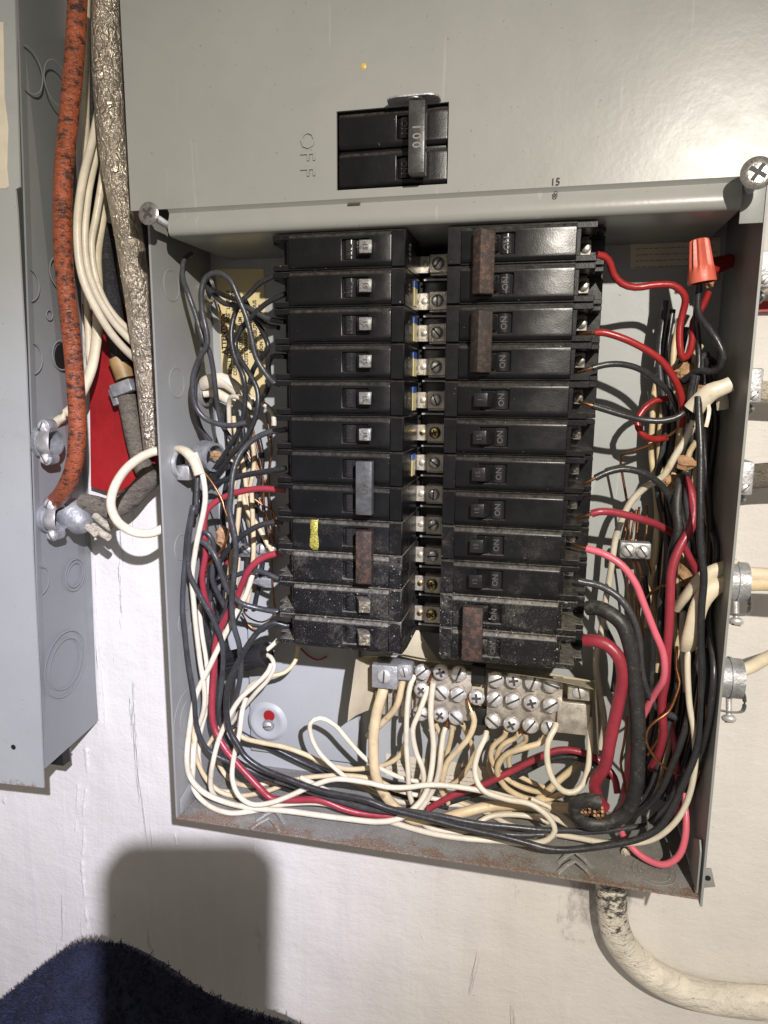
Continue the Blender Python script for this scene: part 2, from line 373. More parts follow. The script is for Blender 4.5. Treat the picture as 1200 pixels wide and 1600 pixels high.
ridge([(122,1225),(120,1260),(118,1300)], .0022, 5)
ridge([(274,1272),(272,1295),(276,1320)], .0022, 9)
ridge([(150,880),(152,960),(158,1040),(164,1110),(162,1160)], .0013, 17)

# ------------------------------------------------------------------ main enclosure
box = empty('breaker_box', (0.017, BD, BB), 'large open grey steel breaker panel box full of black breakers and wires', 'breaker box')
T = .0016; ZT = 0.52
MB().box(BL, BR, BD-.0012, BD+.0012, BB, ZT).build('back_wall', m_back, box)
MB().box(BL-T, BL, 0, BD, BB, ZT).build('left_wall', m_box, box)
MB().box(BR, BR+T, -.0005, BD, BB-.006, ZT).build('right_wall', m_box, box)
MB().box(BL-T, BR-.001, 0.0003, BD, BB-T, BB).build('bottom_wall', m_floorbox, box)
# corner gussets: folded triangular tabs
def gusset(pts, ext): MB().prism(pts, ext).build('corner_tab', m_box, box, .0004)
gusset([(BR-.0016,.001,BB+.003),(BR-.0016,.028,BB+.003),(BR-.0016,.026,BB+.030),(BR-.0016,.006,BB+.042),(BR-.0016,.001,BB+.036)], (-.0014,0,0))
gusset([(BL+.0002,.004,BB+.001),(BL+.0002,.030,BB+.001),(BL+.0002,.030,BB+.022),(BL+.0002,.004,BB+.014)], (.0014,0,0))
def ring(c, nrm, r, parent, mat, name='knockout', wid=.0007, gap=True, h=.00035, n=36, fill=None, miny=None):
    a = Vector(nrm).normalized(); b = MB(); e1 = a.cross(Vector((0,0,1)) if abs(a.z) < .9 else Vector((1,0,0))).normalized(); e2 = a.cross(e1)
    pts = []
    for k in range(n+1):
        t = 2*math.pi*k/n
        pts.append(Vector(c)+(e1*math.cos(t)+e2*math.sin(t))*r)
    if miny is not None and min(p.y for p in pts) < miny:
        pts = pts[:-1]; k0 = min(range(len(pts)), key=lambda i: pts[i].y); pts = pts[k0:]+pts[:k0]; pts = [p for p in pts if p.y >= miny]
    b.tube(pts, wid, 5, cap=False, flat=.6, flatdir=a)
    return b.build(name, mat, parent)
for px, py, r in ((268,446,.0115),(276,598,.0115),(283,855,.0105),(289,972,.0110),(296,1120,.016),(296,1120,.026)):
    c = PX(px, py, BL); ring((BL+.0001, max(c.y,.014), c.z), (1,0,0), r, box, m_box)
for px, py, r in ((1022,1362,.0155),(1022,1362,.0115)):
    c = PZ(px, py, BB); ring((c.x, c.y, BB+.0001), (0,0,1), r*1.0, box, m_floorbox)
# lanced hooks in the bottom wall
for px, py in ((427,1279),(898,1345)):
    c = PZ(px, py, BB)
    for k, dy in enumerate((.004, -.007)):
        b = MB(); b.tube([(c.x-.013, c.y+dy-.010, BB-.0005),(c.x-.007, c.y+dy-.0045, BB+.0028),(c.x-.0012, c.y+dy, BB+.0045),(c.x+.0012, c.y+dy, BB+.0045),(c.x+.007, c.y+dy-.0045, BB+.0028),(c.x+.013, c.y+dy-.010, BB-.0005)], .0019, 8, flat=.8, flatdir=(0,0,1)); b.build('lanced_hook', m_floorbox, box)
# mounting ear bottom right
q = [P(1097,1358,6), P(1112,1358,6), P(1118,1386,6), P(1097,1388,6)]
MB().prism([(BR+.0017,.006,q[0].z),(q[1].x,.006,q[1].z),(q[2].x,.006,q[2].z),(BR+.0017,.006,q[3].z)], (0,.0016,0)).build('mounting_ear', m_box, box, .0003)
c = P(1106,1372,5.8); MB().lathe(c, (0,-1,0), [(0,.0020),(.0003,.0020)], 18).build('screw_hole', m_dark, box)
# raised pan at the bottom (the interior's mounting plate)
zp0, zp1 = P(540,1040,88).z, P(430,1178,88).z
plate = MB().box(BL+.028, P(560,1100,88).x, .0885, .0925, zp1, zp0+.03).build('mounting_plate', m_back, box, .0012)
c = P(418,1128,88)
MB().lathe((c.x,.0884,c.z), (0,-1,0), [(0,.0195),(.0022,.0165),(.0028,.0150),(.0012,.0120),(.0008,.001)], 40).build('stamped_dimple', m_back, box, ang=70)
c = P(420,1119,86); b = MB()
b.lathe((c.x,.0868,c.z), (0,-1,0), [(0,.0055),(.0003,.0055)], 20, up=(1,0,0)); b.build('keyhole', m_red, box)
c = P(418,1135,84); screw_head((c.x,.085,c.z), (0,-1,0), .0042, m_screw, box, ang=.2); MB().lathe((c.x,.0868,c.z), (0,-1,0), [(0,.0058),(.001,.0056)], 20).build('washer', m_dullzinc, box)
# ------------------------------------------------------------------ dead front cover
cov = empty('panel_cover', (0.017, 0, .03), 'smooth grey steel cover over the upper half, with OFF lettering and main switch opening', 'cover')
zf0, zf1 = .0262, .0082
CX0, CX1 = -.2015, .262
wx0, wx1, wz0, wz1 = -.0452, .0300, .0318, .0812
b = MB()
for (a0,a1,c0,c1) in ((CX0,wx0,zf0,ZT),(wx1,CX1,zf0,ZT),(wx0,wx1,zf0,wz0),(wx0,wx1,wz1,ZT)):
    b.box(a0,a1,-.0032,-.0014,c0,c1)
b.build('cover_sheet', m_cover, cov, smooth=False)
# rolled lower flange: a curved profile swept along x
prof = [(-.0032,zf0),(-.0022,zf0-.0008),(-.0006,zf0-.0026),(-.0014,zf0-.0055),(-.0030,zf0-.0090),(-.0034,zf0-.0130),(-.0028,zf0-.0160),(-.0012,zf0-.0178),(.0010,zf0-.0184),(.094,zf0-.0178)]
fx0, fx1 = -.1722, .2085
vs = []; fs = []; n = len(prof)
for X in (fx0, fx1):
    vs += [(X, y, z) for y, z in prof]+[(X, y+.0013, z+.0006) for y, z in prof]
for i in range(n-1): fs += [(i, i+1, i+1+2*n, i+2*n), (i+n, i+2*n+n, i+1+2*n+n, i+1+n)]
fs += [(0, 2*n, 3*n, n), (n-1, 2*n-1, 4*n-1, 3*n-1)]
for o_ in (0, 2*n): fs += [(o_+i, o_+i+n, o_+i+1+n, o_+i+1) for i in range(n-1)]
MB().add(vs, fs).build('rolled_flange', m_cover, cov, ang=50)
# OFF, stamped from behind, reads downwards
for k, ch in enumerate('OFF'):
    c = P(480, (219, 244, 268)[k], -3.3); 
    text(ch, .0150, m_cover, cov, (c.x, -.0033, c.z), (0,0,-1), (1,0,0), .0010, name='embossed_letter')
c = P(552,318,-3); text('1', .012, m_slot, cov, (c.x, -.0029, c.z), (0,0,-1), (1,0,0), .00025, name='painted_mark', sx=.7, bold=.0003)
for px, py, s in ((868,285,'15'),(868,305,'8')):
    c = P(px,py,-3); text(s, .0062, m_slot, cov, (c.x, -.0041, c.z), (1,0,0), (0,0,1), .0002, name='rubbed_number')
c = P(568,104,-3); b = MB(); b.lathe((c.x,-.0031,c.z), (0,-1,0), [(0,.0022),(.0004,.0018),(.0006,.0004)], 10); b.build('paint_drip', simple('amber_drip', (.50,.36,.10), .3), cov)

# hasp at the top of the main switch
hasp = empty('padlock_hasp', P(648,157,-10), 'small grey rounded steel tab with a hole at the top of the main switch', 'hasp')
a0 = P(608,150,-2.5); a1 = P(690,150,-2.5); hw = (a1.x-a0.x)/2; cx = (a0.x+a1.x)/2; zz = wz1+.0006
def hasp_outline():
    o = []; 
    for (x, y, r, s0) in ((hw-.006,-.0115,.006,270),(hw-.0035,-.0045,.0035,0)): 
        for k in range(6): t = R(s0+k*18); o.append((x+r*math.cos(t), y+r*math.sin(t)))
    return o
right = [(hw-.007,-.0155),(hw-.003,-.0142),(hw-.0005,-.011),(hw,-.0065),(hw,-.0035)]
out = [(-x, y) for x, y in right[::-1]]+right
out = out[::-1]
MB().prism([(cx+x, y, zz) for x, y in out], (0,0,.0013)).build('tab', m_dullzinc, hasp, .0003)
c = P(652,156,-9); MB().lathe((cx+.0015,-.0095,zz+.0008), (0,0,-1), [(0,.0052),(.0012,.0052)], 20).build('hole_rivet', m_screw, hasp)

# ------------------------------------------------------------------ breakers
def grid_face_body(L0, L1, hh, yf, yb, winx, winz, ywin):
    """raised face with a real recess, local frame: x 0(inner)..-L(outer)"""
    hf = hh-.0022; yc = yf+.0017
    xs = [-L1, -winx[1], -winx[0], -L0]; zs = [-hf, -winz, winz, hf]; b = MB(); vs = {}; V = []; F = []
    def v(x, y, z):
        k = (round(x,6), round(y,6), round(z,6))
        if k not in vs: vs[k] = len(V); V.append(k)
        return vs[k]
    for i in range(3):
        for j in range(3):
            x0,x1,z0,z1 = xs[i],xs[i+1],zs[j],zs[j+1]
            if i == 1 and j == 1:
                F.append((v(x0,ywin,z0),v(x1,ywin,z0),v(x1,ywin,z1),v(x0,ywin,z1)))
                for (p,q) in (((x0,z0),(x1,z0)),((x1,z0),(x1,z1)),((x1,z1),(x0,z1)),((x0,z1),(x0,z0))):
                    F.append((v(p[0],yf,p[1]),v(q[0],yf,q[1]),v(q[0],ywin,q[1]),v(p[0],ywin,p[1])))
            else: F.append((v(x0,yf,z0),v(x1,yf,z0),v(x1,yf,z1),v(x0,yf,z1)))
    for i in range(3):
        for sg in (-1, 1):
            F.append((v(xs[i],yf,sg*hf),v(xs[i+1],yf,sg*hf),v(xs[i+1],yc,sg*hh),v(xs[i],yc,sg*hh)))
            F.append((v(xs[i],yc,sg*hh),v(xs[i+1],yc,sg*hh),v(xs[i+1],yb,sg*hh),v(xs[i],yb,sg*hh)))
        for X in (-L1, -L0):
            F.append((v(X,yf,zs[i]),v(X,yf,zs[i+1]),v(X,yb,zs[i+1]),v(X,yb,zs[i])))
    for X in (-L1, -L0):
        for sg in (-1, 1): F.append((v(X,yf,sg*hf),v(X,yc,sg*hh),v(X,yb,sg*hh),v(X,yb,sg*hf)))
    b.add(V, F); return b
HB = .01245
def pole_meshes(b_dust):
    """meshes of one pole, shared by all copies"""
    out = {}
    body = grid_face_body(.0095, .0835, HB-.0012, 0, .007, (.0255,.0445), .0068, .0042)
    o = body.build('body', b_dust, local=True, bevel=.0006); out['face'] = o.data; bpy.data.objects.remove(o)
    b = MB()
    b.box(-.0838, 0, .0028, .058, -HB, HB)                      # main case
    b.box(-.0095, -.0002, .0012, .004, -HB+.0006, HB-.0006)     # inner shoulder
    b.box(-.0965, -.0832, .0035, .050, HB-.0042, HB-.0002)      # outer prongs
    b.box(-.0965, -.0832, .0035, .050, -HB+.0002, -HB+.0042)
    b.box(-.0864, -.0830, .0045, .032, -HB+.004, HB-.004)
    b.box(-.1025, -.0960, .020, .056, HB-.0036, HB-.0004)
    b.box(-.1025, -.0960, .020, .056, -HB+.0004, -HB+.0036)
    b.box(-.104, -.083, .046, .060, -HB+.0008, HB-.0008)
    o = b.build('case', b_dust, local=True, bevel=.0004, seg=1); out['case'] = o.data; bpy.data.objects.remove(o)
    # terminal lug and screw in the outer notch
    b = MB(); b.box(-.0945, -.0870, .036, .046, -.0078, .0030)
    b.box(-.0925, -.0872, .026, .0365, -.0080, -.0070)
    o = b.build('terminal_lug', m_tin, local=True, bevel=.0005, seg=1); out['lug'] = o.data; bpy.data.objects.remove(o)
    b = MB(); b.lathe((-.0905,.0365,-.002), (0,-1,0), [(0,.0036),(.0012,.0036),(.0016,.0028)], 14)
    o = b.build('terminal_screw', m_screw, local=True); out['tscrew'] = o.data; bpy.data.objects.remove(o)
    # barrel with ON
    b = MB(); n = 8; vs = []; fs = []
    for k in range(n+1):
        t = -1+2*k/n; x = -.0442+.0100*(k/n); y = .0004+.0032*t*t
        vs += [(x, y, -.0062), (x, y, .0062), (x, .0044, -.0062), (x, .0044, .0062)]
    for k in range(n): a = 4*k; fs += [(a,a+4,a+5,a+1),(a+2,a+6,a+4,a),(a+1,a+5,a+7,a+3)]
    fs += [(0,1,3,2),(4*n,4*n+2,4*n+3,4*n+1)]
    b.add(vs, fs); o = b.build('switch_barrel', m_glossblack, local=True, ang=50); out['barrel'] = o.data; bpy.data.objects.remove(o)
    # toggle handle: leans towards the inner end
    b = MB(); b.hexa([Vector(q) for q in ((-.0355,.0044,-.0052),(-.0262,.0044,-.0052),(-.0262,.0044,.0052),(-.0355,.0044,.0052),(-.0305,-.0072,-.0047),(-.0212,-.0066,-.0047),(-.0212,-.0066,.0047),(-.0305,-.0072,.0047))])
    o = b.build('handle', m_darkknob, local=True, bevel=.0006); out['handle'] = o.data; bpy.data.objects.remove(o)
    b = MB(); b.hexa([Vector(q) for q in ((-.0300,-.0070,-.0043),(-.0216,-.0065,-.0043),(-.0216,-.0065,.0043),(-.0300,-.0070,.0043),(-.0299,-.0078,-.0041),(-.0218,-.0073,-.0041),(-.0218,-.0073,.0041),(-.0299,-.0078,.0041))])
    o = b.build('handle_tip', m_knob, local=True, bevel=.0002, seg=1); out['tip'] = o.data; bpy.data.objects.remove(o)
    me = text_mesh('ON', .0052, .00018); me.transform(Matrix.Translation((-.0394,.0006,0)) @ Matrix(((0,1,0),(0,0,1),(-1,0,0))).transposed().inverted().to_4x4() if False else Matrix.Identity(4))
    return out
def place_text(s, size, org, xd, yd, ext=.00018, bold=0, sx=1):
    me = text_mesh(s, size, ext, bold=bold); xd = Vector(xd)*sx; yd = Vector(yd); zd = xd.cross(yd).normalized()
    me.transform(Matrix.Translation(org) @ Matrix((xd, yd, zd)).transposed().to_4x4()); return me
m_br = [breaker_mat('breaker_bakelite', .05), breaker_mat('breaker_bakelite_dusty', .38), breaker_mat('breaker_bakelite_very_dusty', 1.0)]
POLE = {}
TXT = {}
def txt(key, *a, mat=None, **k):
    if key not in TXT:
        me = place_text(*a, **k); me.materials.clear(); me.materials.append(mat or m_emboss); TXT[key] = me
    return TXT[key]
def inst(name, me, parent, dz=0.0, mat=None, label=None):
    if mat is not None and me.materials[0] != mat:
        me = me.copy(); me.materials[0] = mat
    o = bpy.data.objects.new(name, me); COL.objects.link(o); o.parent = parent; o.location = (0,0,dz)
    if label: o['label'] = label
    return o
DZ = (0,0,-1); DXx = (1,0,0)
P0 = pole_meshes(m_br[0])
def add_pole(root, dz, d, tied=False, amps=None, tipmat=None, fit=1.0):
    """one pole: raised face, case, lug, barrel, handle"""
    mb = m_br[d]
    inst('face_cap', P0['face'], root, dz, mb); inst('case', P0['case'], root, dz, mb)
    inst('terminal_lug', P0['lug'], root, dz, m_lug); inst('terminal_screw', P0['tscrew'], root, dz, m_lug)
    inst('switch_barrel', P0['barrel'], root, dz, m_glossblack if d < 2 else mb)
    inst('lettering', txt('on', 'ON', .0056, (-.0394,.0003,0), DZ, DXx, ext=.00025, bold=.0001, mat=m_raised), root, dz, m_raised if root.rotation_euler[1] else m_faint)
    h = inst('handle', P0['handle'], root, dz, m_darkknob if d < 2 else mb)
    if not tied:
        if tipmat is not None:
            t = inst('handle_tip', P0['tip'], h, 0, tipmat)
        inst('lettering', txt('amp'+amps+('t' if tipmat else ''), amps, .0047, (-.0258,-.0079 if tipmat else -.0071,0), DZ, DXx, ext=.0002, mat=m_emboss), h, 0)
m_raised = simple('raised_plastic_letter', (.085,.083,.078), .3); m_pale = simple('pale_raised_figure', (.20,.195,.18), .4); m_faint = simple('darker_plastic_letter', (.022,.022,.021), .3)  # last one: left column ON letters, darker than the right
PITL, Z0L, PITR, Z0R = .02525, .0068, .02527, .0066
BREAK_GROUP = 'black circuit breakers in two columns'
ords = ['first','second','third','fourth','fifth','sixth','seventh','eighth','ninth','tenth','eleventh','twelfth']
XI_L, XI_R = .00163, .0302
def tie(root, zc, half, mat, txt_=None, xr=(-.0318,-.0200), y0=-.0105, y1=-.0030, peak=False):
    b = MB()
    x0, x1 = xr
    if peak:
        xm = (x0+x1)/2
        b.prism([(x0,y1,-half+zc),(x0,y0+.0042,-half+zc),(xm+.0015,y0-.0012,-half+zc),(x1,y0+.0042,-half+zc),(x1,y1,-half+zc)], (0,0,2*half))
    else: b.box(x0,x1,y0,y1,zc-half,zc+half)
    o = b.build('handle_tie', mat, root, .0007, local=True)
    if txt_:
        me = place_text(txt_, .0088, ((x0+x1)/2, y0-.0001, zc), DZ, DXx, ext=.0002, bold=.00015); me.materials.clear(); me.materials.append(m_emboss)
        inst('lettering', me, o)
    return o
def slot(px, py, w_=2.2, h_=7.5): pass
def sticker(root, zc, lo, hi, back=.045, name='sticker'):
    # colour label on the inner end face of a breaker
    b = MB(); b.box(.0001, .0006, .034, .046, zc+lo, zc+hi); o = b.build('label_sticker', m_yellow, root, local=True)
    b = MB(); b.box(.0003, .0009, .0338, .0462, zc+hi-.004, zc+hi+.0005); b.build('blue_band', m_blue, o, local=True)
m_dusttip = simple('dusty_tan_handle_tip', (.16,.14,.10), .6, 0, .5, 400, .0002, 500, stain=(.42,.37,.26), stain_t=.52, stain_s=300)
# left column: 6 single, 2 double, 2 single
left_rows = [('s',1,0,m_knob,'15','with bright silver handle tip, topmost in the left column'),
             ('s',2,0,m_knob,'15','second from the top of the left column, beside a blue sticker'),
             ('s',3,0,m_knob,'15','third from the top of the left column'),
             ('s',4,0,m_knob,'15','fourth from the top of the left column, wide blue sticker'),
             ('s',5,0,m_knob,'15','fifth from the top of the left column'),
             ('s',6,0,m_knob,'15','sixth in the left column, just above grey tie 40'),
             ('d',7,0,m_greytie,'40','with a dark grey handle tie marked 40'),
             ('d',9,1,m_rust,None,'with rusty brown handle tie and a yellow paint mark'),
             ('s',11,2,m_dusttip,'15','dust covered, second from the bottom of the left column'),
             ('s',12,2,m_dusttip,'15','dust caked, lowest of the left column')]
for kind, row, d, tm, amps, lab in left_rows:
    z = Z0L-(row-.5)*PITL
    if kind == 's':
        t = empty('circuit_breaker', (XI_L, 0, z), 'black single circuit breaker '+lab, 'circuit breaker', BREAK_GROUP)
        add_pole(t, 0, d, False, amps, tm)
        if row in (2,3,4,5): sticker(t, 0, -.009, .008)
        if row <= 5:
            me = txt('side%d'%row, '5072' if row==1 else '382', .006, (.0003,.018,0), (0,0,-1), (0,-1,0), ext=.00012, mat=m_raised, sx=-1)
            # reads on the inner end
            o = inst('lettering', me, t)
    else:
        t = empty('double_breaker', (XI_L, 0, z-PITL/2), 'black double circuit breaker, left column, '+lab, 'circuit breaker', BREAK_GROUP)
        add_pole(t, PITL/2, d, True); add_pole(t, -PITL/2, d if row != 9 else 2, True)
        tie(t, 0, .0192 if row == 7 else .0195, tm, amps)
        if row == 7: sticker(t, PITL/2, -.008, .008)
        if row == 9:
            b = MB(); V = []; F = []
            prof_ = [(.0115,.00145,.0030),(.0100,.00025,.0028),(.006,-.0002,.0030),(.002,-.0002,.0026),(-.003,-.0002,.0033),(-.008,-.0002,.0036),(-.0100,.00035,.0030),(-.0117,.0016,.0018)]
            for zz_, yy, wv in prof_:
                for q_, o_ in ((-wv,.0),(-wv*.7,-.0004),(wv*.7,-.0004),(wv,.0)): V.append((-.0665+q_, yy+o_-.0001, zz_+PITL/2))
            for i in range(len(prof_)-1):
                for k_ in range(3): a = 4*i+k_; F.append((a,a+1,a+5,a+4))
            b.add(V, F); b.build('yellow_paint_mark', simple('yellow_glitter_paint', (.40,.36,.07), .3, .2, .5, 900, .0006, 900), t, local=True)
right_rows = [('d',1,0,m_rust,None,'top of the right column with spotted rusty brown handle tie'),
              ('d',3,0,m_rustdark,None,'second pair of the right column with dark brown handle tie'),
              ('s',5,0,None,'I','uppermost single of the right column, just below the dark brown tie'),
              ('s',6,0,None,'15','second single of the right column, beside the brass bus screw'),
              ('s',7,0,None,'15','of the right column feeding a black wire with bare copper showing'),
              ('s',8,0,None,'15','of the right column feeding the crimson wire'),
              ('s',9,1,None,'15','of the right column feeding the pink wire'),
              ('s',10,1,None,'15','with white specks, lowest single of the right column'),
              ('d',11,2,m_rust,None,'dust caked bottom pair of the right column with rusty tie')]
m_rustR = m_rust
for kind, row, d, tm, amps, lab in right_rows:
    z = Z0R-(row-.5)*PITR
    if kind == 's':
        t = empty('circuit_breaker', (XI_R, 0, z), 'black single circuit breaker '+lab, 'circuit breaker', BREAK_GROUP)
        t.rotation_euler = (0, math.pi, 0)
        add_pole(t, 0, d, False, amps, None)
    else:
        t = empty('double_breaker', (XI_R, 0, z-PITR/2), 'black double circuit breaker, '+lab, 'circuit breaker', BREAK_GROUP)
        t.rotation_euler = (0, math.pi, 0)
        add_pole(t, PITR/2, d, True); add_pole(t, -PITR/2, d, True)
        tie(t, 0, .0200, tm, None, xr=(-.0322,-.0180), peak=(row < 5))
# main breaker seen through the cover window
t = empty('main_breaker', (.030, -.0015, (wz0+wz1)/2), 'black main double breaker in the cover opening with steel handle tie marked 100', 'circuit breaker')
hz = (wz1-wz0)/4
for s in (1, -1):
    b = grid_face_body(.0008, .0742, hz-.0011, .0000, .012, (.019,.0345), .0072, .0045)
    b.build('face_cap', m_br[0], t, .0007, local=True).location = (0,0,s*hz)
    inst('switch_barrel', P0['barrel'], t, s*hz).location = (.0100,.0003,s*hz)
    o = inst('lettering', TXT['on'], t, s*hz); o.location = (.0100,.0002,s*hz)
    b = MB(); b.hexa([Vector(q) for q in ((-.0265,.0044,-.0058),(-.0195,.0044,-.0058),(-.0195,.0044,.0058),(-.0265,.0044,.0058),(-.022,-.008,-.0050),(-.014,-.008,-.0050),(-.014,-.008,.0050),(-.022,-.008,.0050))])
    b.build('handle', m_darkknob, t, .0005, local=True).location = (0,0,s*hz)
MB().box(-.0752, .0, .004, .05, -2*hz, 2*hz).build('case', m_br[0], t, .0005, local=True)
m_maintie = simple('worn_steel_tie', (.075,.075,.075), .36, .5, .25, 150, .0001, 500, .15, stain=(.06,.045,.04), stain_s=90)
b = MB(); b.box(-.0232, -.0128, -.0175, -.0075, -.0215, .0215); o = b.build('handle_tie', m_maintie, t, .0006, local=True)
for k, ch in enumerate('100'):
    me = place_text(ch, .0078, (-.0180,-.0176,.0055-.0052*k), DZ, DXx, ext=.00025, bold=.00012); me.materials.clear(); me.materials.append(m_pale); inst('lettering', me, o)

# ------------------------------------------------------------------ bus between the columns
bus = empty('bus_bar', (.0153,.075,-.15), 'column of square tin plated screw terminals between the two breaker columns', 'bus bar')
MB().box(.004,.0235,.066,.088,-.300,.004).build('insulator_spine', m_darkbar, bus, .0008)
MB().box(-.08,.11,.074,.0868,-.298,.004).build('insulator_base', m_darkbar, bus, .001)
ys = [412,470,520,573,625,676,723,772,820,868,913,960]
for i, py in enumerate(ys):
    c = P(679 if i else 681, py, 58); x = .0160
    stab = MB(); stab.box(x-.0068,x+.0062,.0572,.0610,c.z-.0068,c.z+.0068)
    stab.box(x-.0068,x+.0068,.0600,.0662,c.z-.0082,c.z+.0072)
    stab.box(x-.0152,x-.0070,.0590,.0612,c.z-.0065,c.z+.0060)
    stab.box(x+.0055,x+.0070,.0562,.0620,c.z-.0070,c.z+.0070)
    s = stab.build('stab_terminal', m_tin, bus, .0004, seg=1)
    brass = i in (5,10,11)
    screw_head((x-.0004,.0571,c.z), (0,-1,0), .0047, m_brass if brass else m_screw, s, 'slot' if not brass else 'cross', ang=[.9,1.6,2.3,.6,1.9,.4,2.5,1.5,.6,.1,.3,.9][i], name='screw')
    b = MB(); b.lathe((x-.0105,.0588,c.z), (0,-1,0), [(0,.0022),(.0012,.0022),(.0016,.0012)], 10); b.build('rivet', m_brass if brass else m_tin, s)
    b = MB(); b.box(x-.012,x+.0065,.0625,.0655,c.z-.0115,c.z-.0102); b.build('clip', m_dullzinc, s)

# ------------------------------------------------------------------ neutral bar
nb = empty('neutral_bar', P(760,1090,55), 'tinned neutral bar with rows of big round silver screws at the bottom', 'neutral bar')
NY = 56
for col, (xa, xb, ya, yb) in enumerate(((650,735,1042,1128),(762,876,1052,1146))):
    a = P(xa,ya,NY); c = P(xb,yb,NY)
    MB().box(a.x,c.x,.057,.064,c.z,a.z).build('bar_plate', m_tin, nb, .0006)
a = P(737,1040,NY); c = P(757,1070,NY); MB().box(a.x,c.x,.0555,.064,c.z,a.z).build('black_spacer', m_darkbar, nb, .0004)
a = P(742,1108,NY); c = P(758,1135,NY); MB().box(a.x,c.x,.0575,.064,c.z,a.z).build('black_spacer', m_darkbar, nb, .0004)
scr = [(660,1050),(689,1050),(717,1053),(775,1062),(803,1063),(833,1067),(862,1070),
       (659,1078),(690,1082),(716,1085),(745,1090),(773,1092),(802,1095),(831,1098),(861,1102),
       (657,1115),(688,1117),(713,1121),(770,1127),(799,1132),(829,1134),(858,1138)]
for i, (px, py) in enumerate(scr):
    c = P(px,py,50); b = MB(); b.lathe((c.x,.0575,c.z), (0,-1,0), [(0,.0034),(.0065,.0034)], 12)
    s = screw_head((c.x,.0515,c.z), (-.02,-1,.10), .0066, m_screw, nb, 'cross' if i % 3 == 1 else 'slot', ang=random.uniform(0,3.1), thick=.0042, name='terminal_screw', n=24)
    b.build('shank', m_tin, s)
    # copper end looped under the head
    b = MB(); pts = [(c.x+.0045*math.cos(t_), .0545, c.z+.0045*math.sin(t_)) for t_ in [k*.5 for k in range(11)]]; b.tube(pts, .0009, 6); b.build('copper_loop', m_copper, s)
for px0, px1, py0, py1, y0, y1, r in ((581,620,1038,1078,36,56,.0058),(622,642,1038,1064,40,56,.0042),(888,922,1071,1096,44,56,.0052)):
    a = P(px0,py0,y0); c = P(px1,py1,y0)
    lug = MB().box(a.x,c.x,y0/1000,y1/1000,c.z,a.z).build('lug', m_tin if px0 > 800 else m_dullzinc, nb, .0006)
    screw_head(((a.x+c.x)/2,y0/1000-.0002,(a.z+c.z)/2+.001), (0,-1,0), r, m_screw, lug, 'slot', ang=1.5+.3*(px0>600), thick=.002)
a = P(872,1098,50); c = P(920,1152,50)
MB().box(a.x,c.x,.052,.064,c.z,a.z).build('end_block', m_tin, nb, .0006)
a = P(585,1078,60); c = P(645,1120,60)
for k in range(6):
    x = a.x+(c.x-a.x)*(k+.5)/6; MB().box(x-.0016,x+.0016,.058,.064,c.z,a.z).build('comb_tooth', m_tin, nb, .0003, seg=1)
# cream sheet behind and around the neutral bar
sh = empty('insulating_sheet', P(740,1060,60), 'thin curved cream insulating sheet folded around the neutral bar', 'insulating sheet')
def sheet(pts_rows, name, mat=m_cloth, th=.0006):
    nr = len(pts_rows); nc = len(pts_rows[0]); V = []; F = []
    for r_ in pts_rows: V += r_
    b = MB(); F = [(j*nc+i, j*nc+i+1, (j+1)*nc+i+1, (j+1)*nc+i) for j in range(nr-1) for i in range(nc-1)]
    n = nr*nc; V2 = [Vector(v)+Vector((0,th,0)) for v in V]
    b.add(list(V)+V2, F+[tuple(q+n for q in f[::-1]) for f in F])
    rim = [i for i in range(nc)]+[j*nc+nc-1 for j in range(1,nr)]+[(nr-1)*nc+i for i in range(nc-2,-1,-1)]+[j*nc for j in range(nr-2,0,-1)]
    b.add(list(V)+V2, [(rim[k], rim[(k+1)%len(rim)], rim[(k+1)%len(rim)]+n, rim[k]+n) for k in range(len(rim))])
    return b.build(name, mat, sh, ang=60)
sheet([[P(x,y,d) for x, y, d in r_] for r_ in (
    [(556,1030,36),(562,1028,44),(572,1027,54),(590,1027,64)],
    [(553,1050,34),(562,1050,44),(574,1052,55),(590,1052,65)],
    [(549,1080,34),(562,1085,44),(576,1088,56),(590,1090,66)],
    [(545,1105,34),(560,1103,45),(575,1104,57),(590,1102,67)],
    [(543,1128,34),(556,1118,45),(572,1111,58),(590,1106,67)])], 'left_flap')
sheet([[P(x,y,d) for x, y, d in r_] for r_ in (
    [(590,1027,64),(660,1030,66),(760,1040,67),(860,1052,67),(925,1064,67)],
    [(590,1106,67),(660,1110,68),(760,1120,68),(860,1134,68),(925,1146,68)])], 'back_leaf')
sheet([[P(x,y,d) for x, y, d in r_] for r_ in (
    [(925,1064,67),(927,1064,55),(929,1062,42),(930,1060,30)],
    [(930,1120,67),(931,1122,55),(932,1122,42),(934,1122,30)],
    [(934,1172,67),(934,1175,55),(935,1178,42),(936,1180,30)])], 'right_flap')
# top fold sagging under the breakers, and the triangle between the columns
sheet([[P(x,y,d) for x, y, d in r_] for r_ in (
    [(560,1028,64),(630,1022,62),(690,1034,60),(780,1046,60),(860,1058,60),(927,1066,60)],
    [(570,1026,40),(632,1023,38),(700,1036,36),(780,1050,34),(860,1062,34),(930,1078,34)])], 'top_fold', th=.0008)
sheet([[P(x,y,d) for x, y, d in r_] for r_ in (
    [(650,985,66),(652,985,66),(654,985,66)],
    [(636,1012,58),(655,1012,58),(672,1014,58)],
    [(626,1025,44),(655,1032,42),(688,1036,40)])], 'upper_flap')

